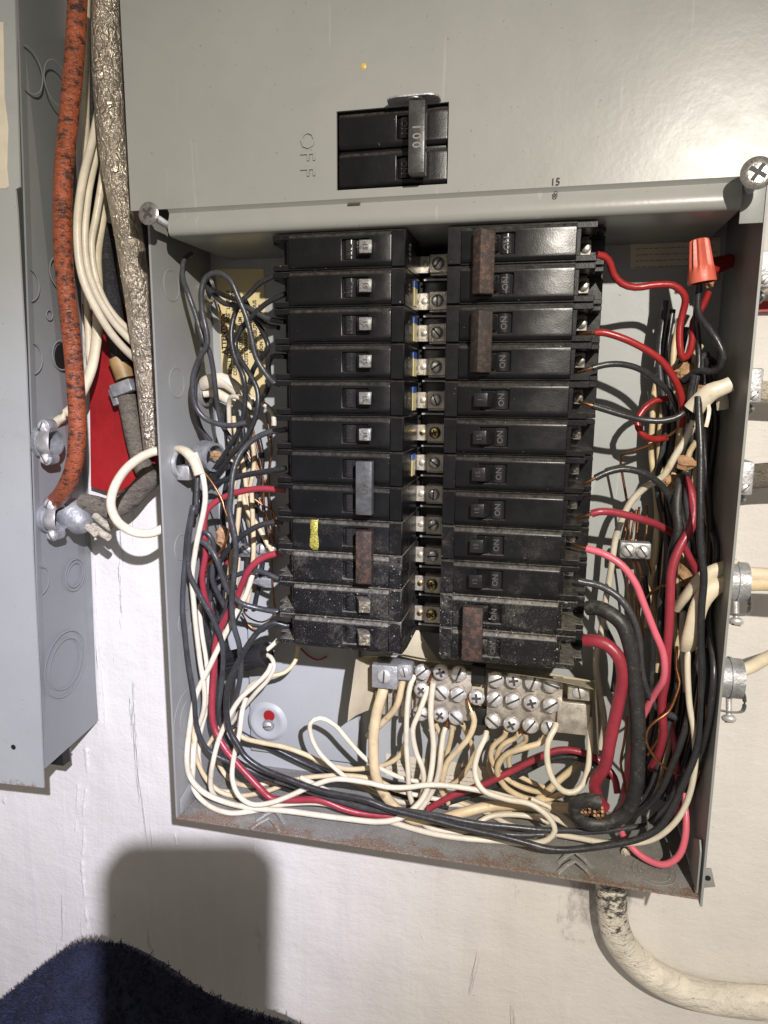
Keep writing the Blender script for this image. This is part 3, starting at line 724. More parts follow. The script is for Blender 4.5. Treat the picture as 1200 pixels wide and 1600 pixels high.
def print_lines(parent, x0, x1, z0, dz, n, y, seed):   # small print, too small to read in the photograph
    rg = random.Random(seed); b = MB()
    for k in range(n):
        x = x0
        while x < x1:
            L = rg.uniform(.0012, .0042); b.box(x, min(x+L, x1+.001), y, y+.0001, z0-k*dz, z0-k*dz+.0006); x += L+.0010
    b.build('small_print', m_fadedink, parent, smooth=False)
# ------------------------------------------------------------------ labels on the back wall
lab = empty('warning_label', P(375,520,94), 'yellow caution label with black sideways ATTENTION text behind the left wires', 'label')
a = P(337,420,94); c = P(414,622,94)
YB = BD-.0016
MB().prism([P(337,420,94.7), P(412,420,94.7), P(416,520,94.7), P(414,624,94.7), P(348,624,94.7), P(346,560,94.7)], (0,-.0003,0)).build('paper', m_label, lab)
lines = [(350,'ATTENTION',.0062,1), (358,'BE ALL MAIN CIRCUIT   FIRE   LINE AN',.0047,0), (366,'CONNECTIONS TO SUPPLY   MAINTEN',.0047,0), (376,'QUE TOUTES   D\'ALIM   COTE',.0047,0),
         (384,'ET COTE CHARGE   CONNECTEURS',.0047,0), (392,'NON    POINT  DE',.0047,0), (399,'ENTRE  DISTRIBUTION  SOUS',.0047,0), (408,'TENSION    PART NO  6177',.0044,0)]
for px, s, sz, bb in lines:
    q = P(px, 520 if not bb else 522, 94.2); text(s, sz, m_ink, lab, (q.x, YB-.0005, q.z), (0,0,1), (-1,0,0), .0001, sx=1.0 if bb else .88, bold=.00025 if bb else .00012)
q = P(354.5,522,94.2); MB().box(q.x-.0002,q.x+.0002,YB-.0006,YB-.0004,q.z-.020,q.z+.020).build('underline', m_ink, lab)
for (x0,y0,x1,y1,L) in ((603,1177,668,1212,[]),(690,1188,772,1232,['BOITIER'])):
    lb = empty('instruction_label', P((x0+x1)/2,(y0+y1)/2,94), 'small cream printed label low on the back wall, '+('left one behind the thick cream conductor' if x0 < 650 else 'larger right one headed BOITIER'), 'label')
    MB().prism([P(x0,y0,94.9), P(x1,y0+(x1-x0)*.14,94.9), P(x1,y1+(x1-x0)*.14,94.9), P(x0,y1,94.9)], (0,-.0003,0)).build('paper', m_paper, lb)
    for k, s in enumerate(L):
        q = P((x0+x1)/2, y0+8+k*9+(x1-x0)*.07, 94.4); text(s, .0042, m_ink, lb, (q.x, .0943, q.z), (1,0,0), (0,0,1), .0001, sx=.9)
    qa = P(x0+6, y0+8+9*len(L)+(x1-x0)*.07, 94.4); qb = P(x1-6, y0, 94.4); print_lines(lb, qa.x, qb.x, qa.z, .0040, 3, .0943, x0)
# dim printed label high on the back wall at right
lb = empty('upper_label', P(1030,415,94), 'shaded cream printed sheet on the back wall at upper right', 'label')
MB().prism([P(985,372,94.9), P(1125,372,94.9), P(1125,412,94.9), P(985,420,94.9)], (0,-.0003,0)).build('paper', m_paper, lb)
qa = P(995, 380, 94.4); print_lines(lb, qa.x, P(1118,380,94.4).x, qa.z, .0044, 5, .0943, 3)

# ------------------------------------------------------------------ wires
def inside(px, py, y, r):
    y = y
    for _ in range(60):
        p = P(px, py, y)
        if p.x-r < BL+.0006 or p.x+r > BR-.0006 or p.z-r < BB+.0006:
            y -= 1.5
            if y < 2: break
        else: break
    y = min(y, 93-r*1000)
    return P(px, py, y)
def dint(D, n):
    if not hasattr(D, '__len__'): return [D]*n
    out = []
    for i in range(n):
        t = i/(n-1)*(len(D)-1); k = min(int(t), len(D)-2); out.append(D[k]+(D[k+1]-D[k])*(t-k))
    return out
USED = set()
def wire(name, mat, rmm, pts, D, label, cat='wire', group=None, flat=1.0, flatdir=None, free=False, n=10, parent=None, strip=None, stripe=0):
    r = rmm/1000
    ds = dint(D, len(pts))
    pp = [P(x,y,d) if free else inside(x,y,d,r) for (x,y), d in zip(pts, ds)]
    cc = catmull(pp, .0035)
    # slight hand-bent waviness
    sd = hash((pts[0], len(pts))) % 97 if False else (pts[0][0]*7+pts[0][1]*3) % 97
    if rmm < 6:
        cc = [c+Vector((mnoise(Vector((i*.10, sd, 0))), mnoise(Vector((i*.10, sd, 9)))*.7, mnoise(Vector((i*.10, sd, 5)))))*.0006 if 0 < i < len(cc)-1 else c for i, c in enumerate(cc)]
    root = None
    b = MB(); b.tube(cc, r, n, flat=flat, flatdir=flatdir)
    o = b.build(name, mat, parent, ang=60)
    if parent is None:
        assert label not in USED, label
        USED.add(label); tag(o, label, cat, group)
    if strip:   # bare copper at start (-1), end (1) or both (2)
        for e, s in ((0, -1), (1, 1)):
            if strip in (s, 2):
                p0, p1 = (cc[0], cc[1]) if e == 0 else (cc[-1], cc[-2]); d = (p0-p1).normalized()
                k = MB(); k.tube([p0-d*.001, p0+d*.005, p0+d*.010+Vector((0,.003,0))], max(.0009, r*.5), 8)
                k.build('copper_end', m_copper, o)
    return o
GW = 'wires inside the panel'
BW, GYW, WW, OW, RW, SW, PW, CW = m_blackwire, m_greywire, m_whitewire, m_oldwhite, m_redwire, m_scarlet, m_pink, m_copper
def blk(r, pts, D, label, mat=None, **k): return wire('black_wire', mat or GYW, r, pts, D, label, 'wire', **k)
def wht(r, pts, D, label, mat=None, **k): return wire('white_wire', mat or WW, r, pts, D, label, 'wire', **k)
def red(r, pts, D, label, mat=None, **k): return wire('red_wire', mat or RW, r, pts, D, label, 'wire', **k)
def cop(r, pts, D, label, **k): return wire('copper_wire', CW, r, pts, D, label, 'wire', n=7, **k)

# --- left side, black
blk(2.0, [(300,396),(288,405),(285,432),(293,456),(306,493),(316,527),(327,548),(333,574),(337,611),(341,642),(348,666),(364,690),(374,705)], [40,22,28,40,50], 'dark grey wire hanging from the top left corner beside the left wall')
blk(2.2, [(438,601),(427,598),(416,585),(400,558),(393,527),(385,495),(372,464),(358,436),(340,426),(323,432),(315,453),(316,485),(324,535),(311,561),(302,587),(301,616),(306,637),(319,653),(343,663),(364,665),(385,660)], [28,20,16,14,20,24,30], 'dark grey wire making a tall arch to the fourth left breaker')
blk(2.0, [(316,485),(320,520),(311,566),(306,600),(306,640),(314,671),(330,690)], [40,34,40,50], 'dark grey wire curving close along the left wall above the clamp')
blk(2.0, [(440,430),(427,432),(406,442),(390,459),(379,469),(369,485),(362,511),(362,537),(369,564),(381,590),(383,621),(379,656),(369,682),(348,713),(327,745)], [28,30,34,30,26,34,50], 'black wire from the second left breaker snaking down over the yellow label', mat=BW)
blk(2.0, [(446,459),(416,474),(395,493),(377,514),(368,537),(374,558),(390,585),(402,611),(402,642),(393,669),(377,695),(358,716),(338,742)], [28,32,34,26,24,30,48], 'black wire from the second left breaker snaking inside the other one', mat=BW)
blk(2.1, [(445,503),(416,497),(390,482),(374,477),(351,474),(335,461),(323,449)], [28,34,44,60], 'dark grey wire from the third left breaker to the upper left knockout')
blk(2.0, [(435,512),(416,508),(392,486),(374,470),(352,462),(330,452)], [30,44,50,64], 'black wire running just under the third breaker towards the upper knockout', mat=BW)
blk(2.1, [(383,470),(395,493),(411,519),(419,543),(408,558),(395,577),(390,600)], [50,48,44,52,60], 'black wire bulging right in front of the yellow label', mat=BW)
blk(2.2, [(446,557),(424,558),(419,574),(421,595),(414,616),(403,627),(392,640)], [30,36,44,50,58], 'black wire hooking down from the fourth left breaker', mat=BW)
blk(2.3, [(448,671),(416,677),(390,692),(374,711),(364,740),(361,774),(359,799),(366,833),(369,865),(366,904),(362,944),(365,978),(374,1009),(376,1049),(369,1088),(355,1120),(352,1142)], [30,24,14,12,12,16,24,34], 'long dark grey wire from the sixth left breaker')
blk(2.4, [(446,732),(416,737),(385,742),(360,748),(337,755),(318,770),(305,800)], [30,36,44,50,40], 'flat lying black wire from the seventh left breaker', mat=BW)
blk(2.1, [(309,742),(307,774),(306,800),(304,790),(297,826),(294,865),(297,899),(313,931),(332,965),(345,996),(349,1022),(345,1075),(342,1114),(352,1150),(372,1180)], [16,12,10,12,18,26,34,40], 'dark grey wire from the cream cable stub crossing down to the right')
blk(2.1, [(301,790),(294,826),(291,865),(287,904),(286,957),(290,996),(295,1036),(303,1088),(308,1135),(321,1167),(340,1182),(373,1195),(407,1210),(450,1225),(520,1240),(600,1262)], [14,12,12,16,22,26,30,34], 'outermost dark grey wire along the left wall curving along the bottom')
blk(2.5, [(455,976),(447,978),(429,973),(408,983),(390,1004),(371,1036),(358,1070),(354,1106),(359,1141),(371,1162),(384,1182),(413,1203),(457,1220),(507,1237),(573,1250),(607,1263),(673,1280),(740,1297),(807,1313),(860,1326),(902,1327),(959,1320),(1002,1309),(1030,1292),(1050,1263),(1070,1221),(1087,1176),(1095,1127),(1097,1057),(1095,1000),(1096,950),(1099,900),(1095,855),(1094,780),(1094,680),(1091,620)], [28,22,14,10,8,8,8,8,6,8,10,14,14,8,8,24], 'longest black wire, sweeping across the bottom and up the right side', mat=BW)
blk(2.3, [(442,815),(411,819),(387,831),(366,849),(348,870),(337,896),(325,917),(322,960),(330,1010),(338,1060)], [30,24,30,40,44,50], 'black wire from the ninth left breaker bending down behind', mat=BW)
blk(2.1, [(442,905),(434,904),(413,895),(392,892),(366,900),(345,907),(330,925),(326,970)], [30,30,36,48], 'dark grey wire from the tenth left breaker crossing left')
blk(2.3, [(442,957),(434,956),(403,950),(376,942),(358,925),(348,902),(337,870),(324,852),(311,845),(300,857),(296,872)], [30,26,16,12,16,22], 'dark grey wire arching over the bundle to the eleventh left breaker')
blk(2.2, [(352,950),(340,926),(332,907),(334,870),(332,844),(321,831),(313,839),(308,860)], [36,26,18,22], 'short dark grey wire making a narrow arch at left')
blk(2.0, [(359,930),(355,944),(350,959),(341,970),(332,962),(330,940)], [30,34,40], 'small dark grey loop in the middle of the left bundle')
blk(2.2, [(318,780),(322,830),(321,870),(312,910),(313,960),(318,1010),(327,1060),(333,1110),(343,1150),(360,1180),(400,1207),(460,1232),(530,1253),(610,1273)], [60,56,50,44,40,40,36], 'dark grey wire deep in the left bundle running down to the bottom')
blk(2.2, [(344,935),(338,980),(344,1040),(349,1090),(357,1128),(385,1150),(430,1170),(480,1195),(530,1215),(580,1228),(640,1246),(700,1262)], [62,60,66,76,74,70], 'black wire low against the back wall behind the bottom wires', mat=BW)
blk(2.2, [(352,900),(350,950),(352,1010),(348,1060),(344,1100),(352,1138)], [70,66,60], 'black wire seen between white ones at the left', mat=BW)
# --- red left
red(2.5, [(446,766),(438,765),(408,763),(376,768),(345,780),(324,797),(319,823),(321,865),(316,904),(322,940),(330,960)], [26,24,20,22,34], 'crimson wire arching left from the eighth left breaker')
red(2.8, [(442,866),(433,865),(408,873),(390,889),(379,912),(371,933),(350,970),(337,1004),(334,1049),(332,1088),(334,1133),(350,1167),(360,1180),(383,1207),(407,1233),(423,1247),(457,1249),(500,1250),(540,1265),(573,1272),(615,1276)], [28,24,30,30,22,20,24,30], 'crimson wire from the tenth left breaker running down and along the bottom')
red(2.6, [(318,900),(321,880),(334,868),(350,872),(356,880)], [50,56,60], 'short crimson wire peeping out in the left bundle')
red(2.8, [(668,1265),(707,1243),(753,1227),(793,1208),(840,1185),(873,1172),(907,1175),(935,1187),(960,1215),(965,1240)], [50,56,60,64,60,50], 'crimson wire rising across the bottom from centre to right')
blk(2.6, [(690,1258),(703,1253),(773,1230),(823,1203),(857,1187),(890,1183),(925,1192),(955,1215)], [66,68,70,66], 'black wire following just beneath the rising crimson wire', mat=BW)
cop(.9, [(305,722),(311,729),(332,755),(348,784),(350,794),(358,818),(353,844),(340,868),(330,878),(316,891)], [18,14,12,18,26], 'bare copper wire curling from the cream cable stub at left')
cop(.8, [(335,455),(345,490),(355,520),(365,560)], [84,86], 'thin bare copper wire over the ATTENTION label')
cop(.8, [(393,660),(402,700),(410,740),(414,800),(422,850)], [80,82], 'bare copper wire dropping beside the left breakers')
cop(.8, [(415,645),(424,700),(420,760),(428,830),(425,880),(427,930),(428,960),(410,972),(390,965),(380,955)], [82,84,80,70], 'bare copper wire bent in a hook beside the lowest left breakers')
cop(.8, [(405,780),(415,800),(421,825),(428,850)], [78,80], 'bare copper strand behind the ninth left breaker, left one')
cop(.8, [(398,780),(412,790),(428,800),(436,830)], [74,78], 'bare copper strand behind the ninth left breaker, right one')
cop(.8, [(378,958),(390,978),(408,986),(425,975)], [80,82], 'short bare copper hook under the eleventh left breaker')
cop(.8, [(383,700),(398,730),(412,760),(402,800)], [84,84], 'bare copper wire crossing behind the seventh left breaker')
cop(.7, [(380,610),(392,660),(395,700),(405,735),(420,760)], [84,84], 'bare copper wire under the white cable at left')
wire('maroon_wire', m_scarlet, .9, [(470,1013),(482,1025),(497,1031),(510,1026)], [84,84], 'thin maroon wire hanging under the lowest left breaker', 'wire')
# --- whites left
wht(2.2, [(305,708),(311,725),(318,745),(321,775),(318,799),(311,830),(305,862),(300,905),(303,944),(308,996),(313,1036),(319,1075),(318,1110),(306,1150),(302,1195),(303,1233),(323,1257),(357,1270),(390,1268),(440,1257),(500,1255),(557,1270),(607,1280),(650,1272),(668,1250),(684,1215),(690,1175),(693,1145)], [14,12,12,16,24,28,26,24,28,40,48,50], 'long white wire from the cream cable stub down the left wall to the neutral bar')
wht(2.4, [(400,880),(385,928),(369,957),(353,988),(329,1038),(308,1083),(298,1127),(292,1180),(297,1213),(317,1237),(350,1253),(397,1263),(457,1268),(523,1277),(590,1284),(625,1278),(648,1262),(663,1243),(673,1210),(677,1167),(673,1117),(677,1066)], [40,34,26,22,20,18,20,24,34,44,46], 'outermost white wire round the lower left corner up to a neutral screw')
wht(2.2, [(424,1038),(418,1051),(397,1072),(376,1091),(355,1127),(340,1160),(332,1193),(330,1233),(337,1247)], [40,30,22,18,30], 'white wire from the black wire nut down into the corner')
wht(2.2, [(385,1090),(378,1110),(373,1150),(365,1187),(363,1217),(373,1243),(393,1257),(420,1255),(453,1243),(490,1227),(523,1217),(573,1223),(607,1230),(640,1230),(663,1227),(690,1227),(740,1233),(807,1250),(857,1273),(895,1292)], [30,22,16,14,16,22,26,30,36,46], 'white wire turning sharply at the bottom left and running right')
wht(2.1, [(305,1120),(303,1160),(310,1193),(327,1223),(350,1240),(383,1243),(427,1233),(457,1220),(490,1213),(540,1212),(590,1220),(620,1235)], [34,34,40,50,56], 'cream wire curving inside the lower left corner', mat=OW)
wht(2.1, [(340,1180),(343,1197),(357,1217),(383,1227),(423,1223),(473,1217),(523,1213),(570,1230),(600,1245)], [60,62,64,66], 'cream wire short bow on the box floor', mat=OW)
wht(2.2, [(365,1140),(380,1153),(407,1160),(447,1168),(480,1180),(507,1193),(540,1202),(573,1200),(607,1193),(625,1180),(634,1160)], [60,60,60,58,56], 'cream wire from the left bundle rising behind the thick conductor', mat=OW)
wht(2.0, [(695,1228),(660,1222),(633,1217),(607,1207),(573,1187),(547,1160),(523,1133),(500,1122),(485,1130),(487,1153),(500,1177),(523,1200),(550,1220),(590,1226),(640,1240),(700,1252)], [56,52,46,40,34,30,34,40,50,54], 'white wire making the big open loop low in the centre')
wht(1.9, [(466,1010),(464,1025),(460,1036),(445,1051),(421,1057),(397,1067),(376,1090),(350,1125),(325,1165)], [66,60,50,40,36], 'cream wire rising to the underside of the left breakers', mat=OW)
wht(2.0, [(434,1000),(421,1012),(412,1018)], [60,56], 'short white wire leaving the top of the black wire nut')
wht(2.0, [(412,1022),(423,1027),(428,1040),(420,1060),(400,1082),(378,1108),(362,1130)], [56,48,44,50], 'white wire folding back from the black wire nut')
wht(2.0, [(393,625),(397,640),(375,622),(362,620),(358,630),(358,660),(359,690),(363,720)], [56,54,66,76], 'white wire bent down from the flat cable at the left knockout')
wht(2.2, [(345,590),(360,600),(385,618),(410,630),(425,645),(428,665)], [62,66,66,66], 'white wire running right from the flat cable toward the breakers')
wht(2.1, [(376,770),(370,830),(362,870),(358,900),(354,940),(348,980)], [60,60], 'cream wire straight down behind the dark wires at left', mat=OW)
wht(2.1, [(393,770),(396,830),(395,870),(390,905),(378,935),(372,960)], [70,66], 'cream wire dropping past the row of ground screws', mat=OW)
wht(2.1, [(378,770),(388,800),(402,820),(418,850),(428,865)], [74,70], 'cream wire slanting right behind the ninth left breaker', mat=OW)
wht(2.1, [(372,690),(382,740),(388,790),(393,830)], [80,80], 'cream wire behind the black ones beside the sixth left breaker', mat=OW)
wht(2.0, [(318,905),(312,950),(316,990),(322,1030),(325,1080),(316,1120),(304,1150),(300,1200)], [50,44,34,34], 'white wire second from the left wall low in the bundle')
wht(2.0, [(352,985),(335,1022),(325,1065),(322,1110),(312,1150),(314,1200),(335,1232),(365,1238)], [50,44,44,50], 'white wire third from the left wall, bending right at the bottom')
# --- thick cream conductor
wire('neutral_conductor', m_oldwhite, 4.4, [(601,1066),(598,1080),(588,1117),(583,1167),(587,1210),(600,1240),(618,1262),(645,1280),(690,1280),(722,1270),(757,1261),(807,1258),(850,1261),(890,1263)], [46,42,38,40,50,56,60,62,64,60], 'thickest cream conductor from the big lug down and along the bottom', 'wire')
wht(2.8, [(631,1056),(628,1070),(620,1103),(593,1133),(575,1150)], [48,50,66], 'cream wire from the smaller lug passing behind the thick conductor', mat=OW)
# --- neutral bar wires
wht(2.2, [(648,1056),(643,1066),(637,1100),(635,1150),(637,1200),(640,1240),(650,1266),(668,1280)], [50,44,42,46,52], 'first white wire right of the two lugs, dropping straight')
wht(2.2, [(669,1072),(665,1085),(655,1113),(645,1140),(650,1175),(660,1200),(662,1227),(656,1258)], [50,44,40,46], 'second white neutral wire, bowed to the left', strip=-1)
wht(2.2, [(696,1137),(693,1147),(689,1175),(683,1217),(668,1250),(650,1270)], [52,46,46], 'white neutral wire leaning left below the third column of screws', strip=-1)
wht(2.0, [(680,1130),(688,1150),(684,1180)], [56,66], 'short cream neutral wire behind the left screws', mat=OW, strip=-1)
wht(2.2, [(707,1132),(705,1150),(698,1180),(692,1205),(688,1222),(705,1245),(740,1262),(800,1268)], [56,64,70,72], 'cream neutral wire falling behind to the box floor', mat=OW, strip=-1)
wht(2.4, [(737,1112),(741,1125),(735,1147),(718,1170),(700,1190),(692,1215),(690,1235),(700,1255)], [48,44,48,60], 'yellowed neutral wire hooking left from the middle of the bar', mat=OW, strip=-1)
wht(2.0, [(723,1132),(729,1147),(738,1170),(734,1195),(715,1220),(700,1228)], [58,70,80,82], 'cream neutral wire curving in front of the BOITIER label', mat=OW, strip=-1)
wht(2.3, [(760,1144),(758,1152),(747,1177),(742,1207),(753,1233),(790,1248),(830,1257),(857,1277),(867,1297),(857,1311),(830,1318),(773,1313),(690,1306),(640,1293),(607,1283),(560,1262),(520,1240),(470,1215)], [50,40,30,26,24,26,30,34,44], 'white neutral wire making the wide S bend to the bottom right loop', strip=-1)
wht(2.2, [(791,1142),(788,1150),(770,1167),(768,1187),(787,1213),(823,1233),(860,1240)], [54,60,74], 'cream neutral wire bowing left, first right of the gap', mat=OW, strip=-1)
wht(2.2, [(811,1146),(806,1153),(787,1163),(777,1180),(778,1202),(800,1222),(840,1238)], [56,62,76], 'cream neutral wire bowing left, second right of the gap', mat=OW, strip=-1)
wht(2.0, [(820,1146),(822,1156),(805,1170),(795,1185),(800,1205),(830,1222),(850,1230)], [60,72,80], 'cream neutral wire tucked behind the yellowed one', mat=OW, strip=-1)
wht(2.5, [(852,1150),(845,1160),(823,1167),(790,1180),(777,1203),(790,1230),(823,1248),(850,1250),(880,1240)], [52,48,56,70,72], 'yellowed neutral wire with a wide left bow under the bar', mat=OW, strip=-1)
wht(2.4, [(869,1131),(866,1140),(857,1157),(855,1187),(863,1217),(880,1236),(895,1238),(909,1228),(919,1200),(922,1160),(921,1120)], [46,38,34,36,44,56], 'white wire hanging in a U at the right end of the bar')
wht(3.0, [(905,1193),(900,1197),(873,1220),(845,1245),(820,1262)], [80,76,70], 'cream wire slanting down under the U of the white wire', mat=OW)
wht(2.2, [(655,1275),(665,1290),(690,1298),(727,1300),(745,1288),(765,1276),(800,1272),(840,1278),(858,1285)], [50,50,56], 'white wire wavy between the black ones at the bottom centre')
wht(2.2, [(867,1303),(907,1310),(940,1316),(968,1318),(1019,1312),(1053,1286),(1075,1249),(1086,1198),(1084,1142),(1077,1099),(1074,1028),(1080,1000),(1082,975)], [40,34,28,22,20,20,24,34], 'white wire sweeping round the lower right corner beside the long black one')
wht(2.1, [(600,1240),(620,1252),(660,1256),(740,1262),(800,1290),(870,1306)], [70,70,60], 'white wire along the floor behind the black pair')
blk(2.2, [(560,1258),(673,1272),(740,1285),(840,1296),(900,1298),(960,1296),(1010,1290)], [20,18,20,30,40,50], 'second dark wire at the bottom running under the big cable end')
blk(2.1, [(430,1220),(500,1242),(570,1262),(640,1272),(720,1290),(790,1303),(850,1304)], [24,18,14,20], 'dark grey wire beside the longest black one at the bottom')
wht(2.1, [(830,1248),(860,1262),(890,1285),(900,1300)], [60,56], 'white wire disappearing under the big cable end')
wht(2.0, [(770,1160),(764,1200),(780,1225),(810,1245),(850,1262)], [84,80], 'cream wire deepest below the right half of the bar', mat=OW)

# --- right side
red(2.4, [(932,398),(945,401),(954,412),(959,428),(972,443),(992,449),(1025,445),(1052,446),(1067,457),(1071,470),(1067,487),(1062,510),(1062,540),(1067,560),(1077,552),(1082,530),(1084,502),(1097,480),(1107,457)], [20,26,30,34,40,40,50,60], 'scarlet wire from the top right breaker ending in a deep hook', mat=SW)
red(2.5, [(930,520),(942,520),(975,530),(1007,545),(1032,562),(1050,585),(1062,612),(1067,645),(1066,665)], [22,22,26,30,40,50], 'scarlet wire arching from the second pair of right breakers', mat=SW, strip=-1)
blk(2.2, [(926,575),(945,570),(970,569),(1000,577),(1025,595),(1047,615),(1060,645)], [24,26,32,40,52], 'black wire from the fourth right slot arching right', mat=BW, strip=-1)
blk(2.2, [(926,634),(945,640),(975,649),(1005,656),(1040,657),(1062,650),(1075,637),(1080,612),(1084,588)], [24,26,30,30,34,44], 'black wire from the fifth right slot sagging then rising', mat=BW, strip=-1)
red(2.3, [(1045,622),(1022,627),(1005,640),(995,660),(1002,677),(1020,686),(1042,684)], [56,50,46,56], 'small scarlet wire loop beside the fifth right breaker', mat=SW)
blk(2.4, [(930,747),(950,737),(975,732),(1005,739),(1030,755),(1047,778),(1053,800)], [24,26,30,36,44], 'black wire from the seventh right slot, copper showing', mat=BW, strip=-1)
red(2.7, [(924,803),(935,800),(950,800),(987,807),(1020,817),(1048,832)], [24,24,32,50], 'crimson wire from the eighth right breaker', strip=-1)
red(2.6, [(916,857),(942,865),(970,882),(992,910),(1007,947),(1022,985),(1035,1017),(1038,1037),(1036,1062),(1021,1088),(1004,1120),(992,1150),(982,1198),(976,1249),(970,1295),(979,1314),(1002,1337),(1036,1351),(1058,1340),(1070,1312),(1072,1269),(1068,1240)], [24,20,18,18,20,34,50,50,34,22,24,40], 'long pink wire from the ninth right breaker looping at the lower right corner', mat=PW, strip=-1)
red(2.3, [(1043,1100),(1050,1140),(1056,1180),(1060,1240),(1058,1280)], [60,56], 'second pink wire deep in the lower right bundle', mat=PW)
blk(2.6, [(903,908),(920,911),(937,915),(965,932),(985,957),(997,992),(1002,1042),(1010,1076),(1027,1105),(1058,1122)], [24,24,20,20,30,40], 'dark grey wire from the tenth right breaker')
wire('heavy_black_cable', m_thickblack, 5.4, [(918,950),(935,950),(952,958),(972,975),(985,1012),(991,1057),(996,1113),(997,1184),(992,1238),(978,1270),(948,1286),(914,1284),(899,1270),(900,1257),(917,1250),(940,1254)], [26,20,16,16,18,22,26,26,22,16,14], 'heavy black service cable curling to a cut off end at the bottom', 'cable', n=16)
wire('heavy_red_cable', m_redwire, 4.6, [(914,1001),(925,1001),(945,1006),(966,1027),(973,1057),(966,1099),(953,1159),(945,1198),(929,1224),(934,1248),(945,1262)], [24,20,16,20,26,34,40], 'heavy crimson service cable from the bottom right breaker', 'cable', n=14)
# cut end: copper strands
st = empty('cut_cable_strands', P(930,1272,20), 'frayed copper strands in the cut end of the heavy black cable', 'cable strands')
for (cx_, cy_, k0) in ((918,1268,0),(938,1273,1)):
    for k in range(9):
        dx = (k % 3-1)*4.2; dy = (k//3-1)*4.0
        b = MB(); b.tube([P(cx_+dx*.6, cy_+dy+8, 40), P(cx_+dx, cy_+dy, 22), P(cx_+dx*1.4-3, cy_+dy*1.5-5, 14)], .00105, 6); b.build('strand', m_copper if k % 4 == 0 else m_kraft, st)
red(3.2, [(1066,745),(1075,755),(1084,792),(1080,822),(1062,855),(1050,887),(1047,930),(1045,980),(1042,1030),(1040,1060),(1034,1100),(1036,1142),(1027,1181),(1018,1200)], [50,34,24,20,20,26,36,50], 'stout crimson wire down the middle of the right bundle')
red(2.6, [(1068,852),(1080,875),(1090,895),(1095,920)], [50,56], 'short crimson wire crossing behind at the cable entry')
blk(3.4, [(1070,742),(1062,755),(1057,792),(1060,830),(1052,860),(1048,890),(1050,930)], [50,34,30,36,50], 'thick dull black wire beside the stout crimson one', mat=m_thickblack)
blk(2.2, [(1092,440),(1092,455),(1088,490),(1091,540),(1091,575),(1084,612),(1080,640),(1085,668)], [40,44,50,40,34], 'black wire dropping straight from the orange red wire nut', mat=BW)
blk(2.3, [(1091,448),(1092,490),(1105,510),(1122,535),(1130,560),(1120,580),(1090,580),(1068,594)], [44,36,30,30,40,50], 'black wire bowing right below the orange red wire nut', mat=BW)
blk(2.5, [(1097,670),(1110,850),(1104,930),(1098,1000),(1085,1060),(1075,1122),(1058,1176),(1036,1227),(1013,1258),(990,1275)], [56,40,34,26,24,30,40], 'black wire curving down left through the right bundle', mat=BW)
blk(2.4, [(1062,1060),(1050,1110),(1040,1150),(1030,1190),(1018,1230),(1000,1262)], [50,44,44], 'dark grey wire in the lower right tangle')
blk(2.3, [(1100,1020),(1092,1100),(1080,1160),(1065,1210),(1045,1255),(1015,1285)], [56,50,44,40], 'black wire hidden in part behind the right edge ones', mat=BW)
blk(2.2, [(1006,900),(1015,960),(1020,1030),(1012,1100),(1006,1180),(1008,1240)], [66,62,60], 'black wire deep behind the pink wire at right', mat=BW)
blk(2.2, [(948,985),(960,1010),(962,1040),(958,1080)], [70,74], 'dark grey wire behind the heavy red cable')
wht(2.5, [(1085,657),(1075,680),(1055,712),(1035,745),(1007,762),(985,785),(972,812),(962,842),(954,892),(947,935),(941,975),(932,1030),(936,1080),(944,1130),(938,1170)], [34,38,44,52,60,66,70,74,76], 'white wire from the torn cable slanting down behind the right breakers', mat=WW)
wht(2.2, [(1050,552),(1032,580),(1022,615),(1019,660),(1017,702),(1025,767),(1027,830),(1022,880),(1014,930),(1010,980)], [70,72,74,74], 'cream wire straight down the right bundle, left one', mat=OW)
wht(2.2, [(1058,560),(1044,600),(1034,650),(1030,700),(1035,760),(1042,810),(1040,860),(1034,920),(1030,980),(1028,1050)], [66,70,70], 'cream wire straight down the right bundle, right one', mat=OW)
wht(2.2, [(1066,520),(1056,548),(1050,590)], [76,76], 'short cream wire behind the scarlet hook', mat=OW)
wht(2.2, [(1088,690),(1078,705),(1070,740)], [60,64], 'short cream wire behind the kraft paper at right', mat=OW)
wht(2.3, [(1067,955),(1066,992),(1068,1030),(1072,1080)], [44,44,50], 'cream wire leaving the upper flat cable end', mat=WW)
wht(2.2, [(1055,870),(1062,900),(1058,940),(1050,1000),(1040,1060),(1035,1130)], [74,72,66], 'cream wire deepest in the right bundle', mat=OW)
cop(1.0, [(1070,660),(1047,680),(1012,697),(972,711),(969,718),(971,735),(980,787),(982,830),(983,850)], [50,56,66,70,72], 'bare copper ground wire bent sharply down to the ground clamp')
for k, (x_, c_) in enumerate(((975,'leftmost'),(986,'second'),(993,'third'),(1007,'rightmost'))):
    cop(.95, [(x_+12-k*3,800-k*4),(x_+3,825),(x_,848)], [76,72], 'bare copper wire entering the ground clamp from above, %s' % c_)
    cop(.95, [(x_+2,872),(x_+5+k*2,900),(x_+8-k*2,940),(x_+12,985+k*6)], [72,74,76], 'bare copper wire leaving the ground clamp below, %s' % c_)
cop(1.0, [(1058,940),(1040,915),(1020,925),(1010,935)], [46,60], 'bare copper wire crossing under the kraft paper')
cop(1.1, [(1058,1010),(1057,1045),(1062,1065),(1057,1085),(1044,1113),(1026,1126),(1013,1139),(1010,1159),(1024,1184),(1044,1203),(1062,1210)], [30,24,18,18,30], 'bare copper wire curling in front of the lower right bundle')
cop(1.0, [(1031,1138),(1028,1155),(1012,1180)], [34,40], 'short bare copper piece inside the curl')
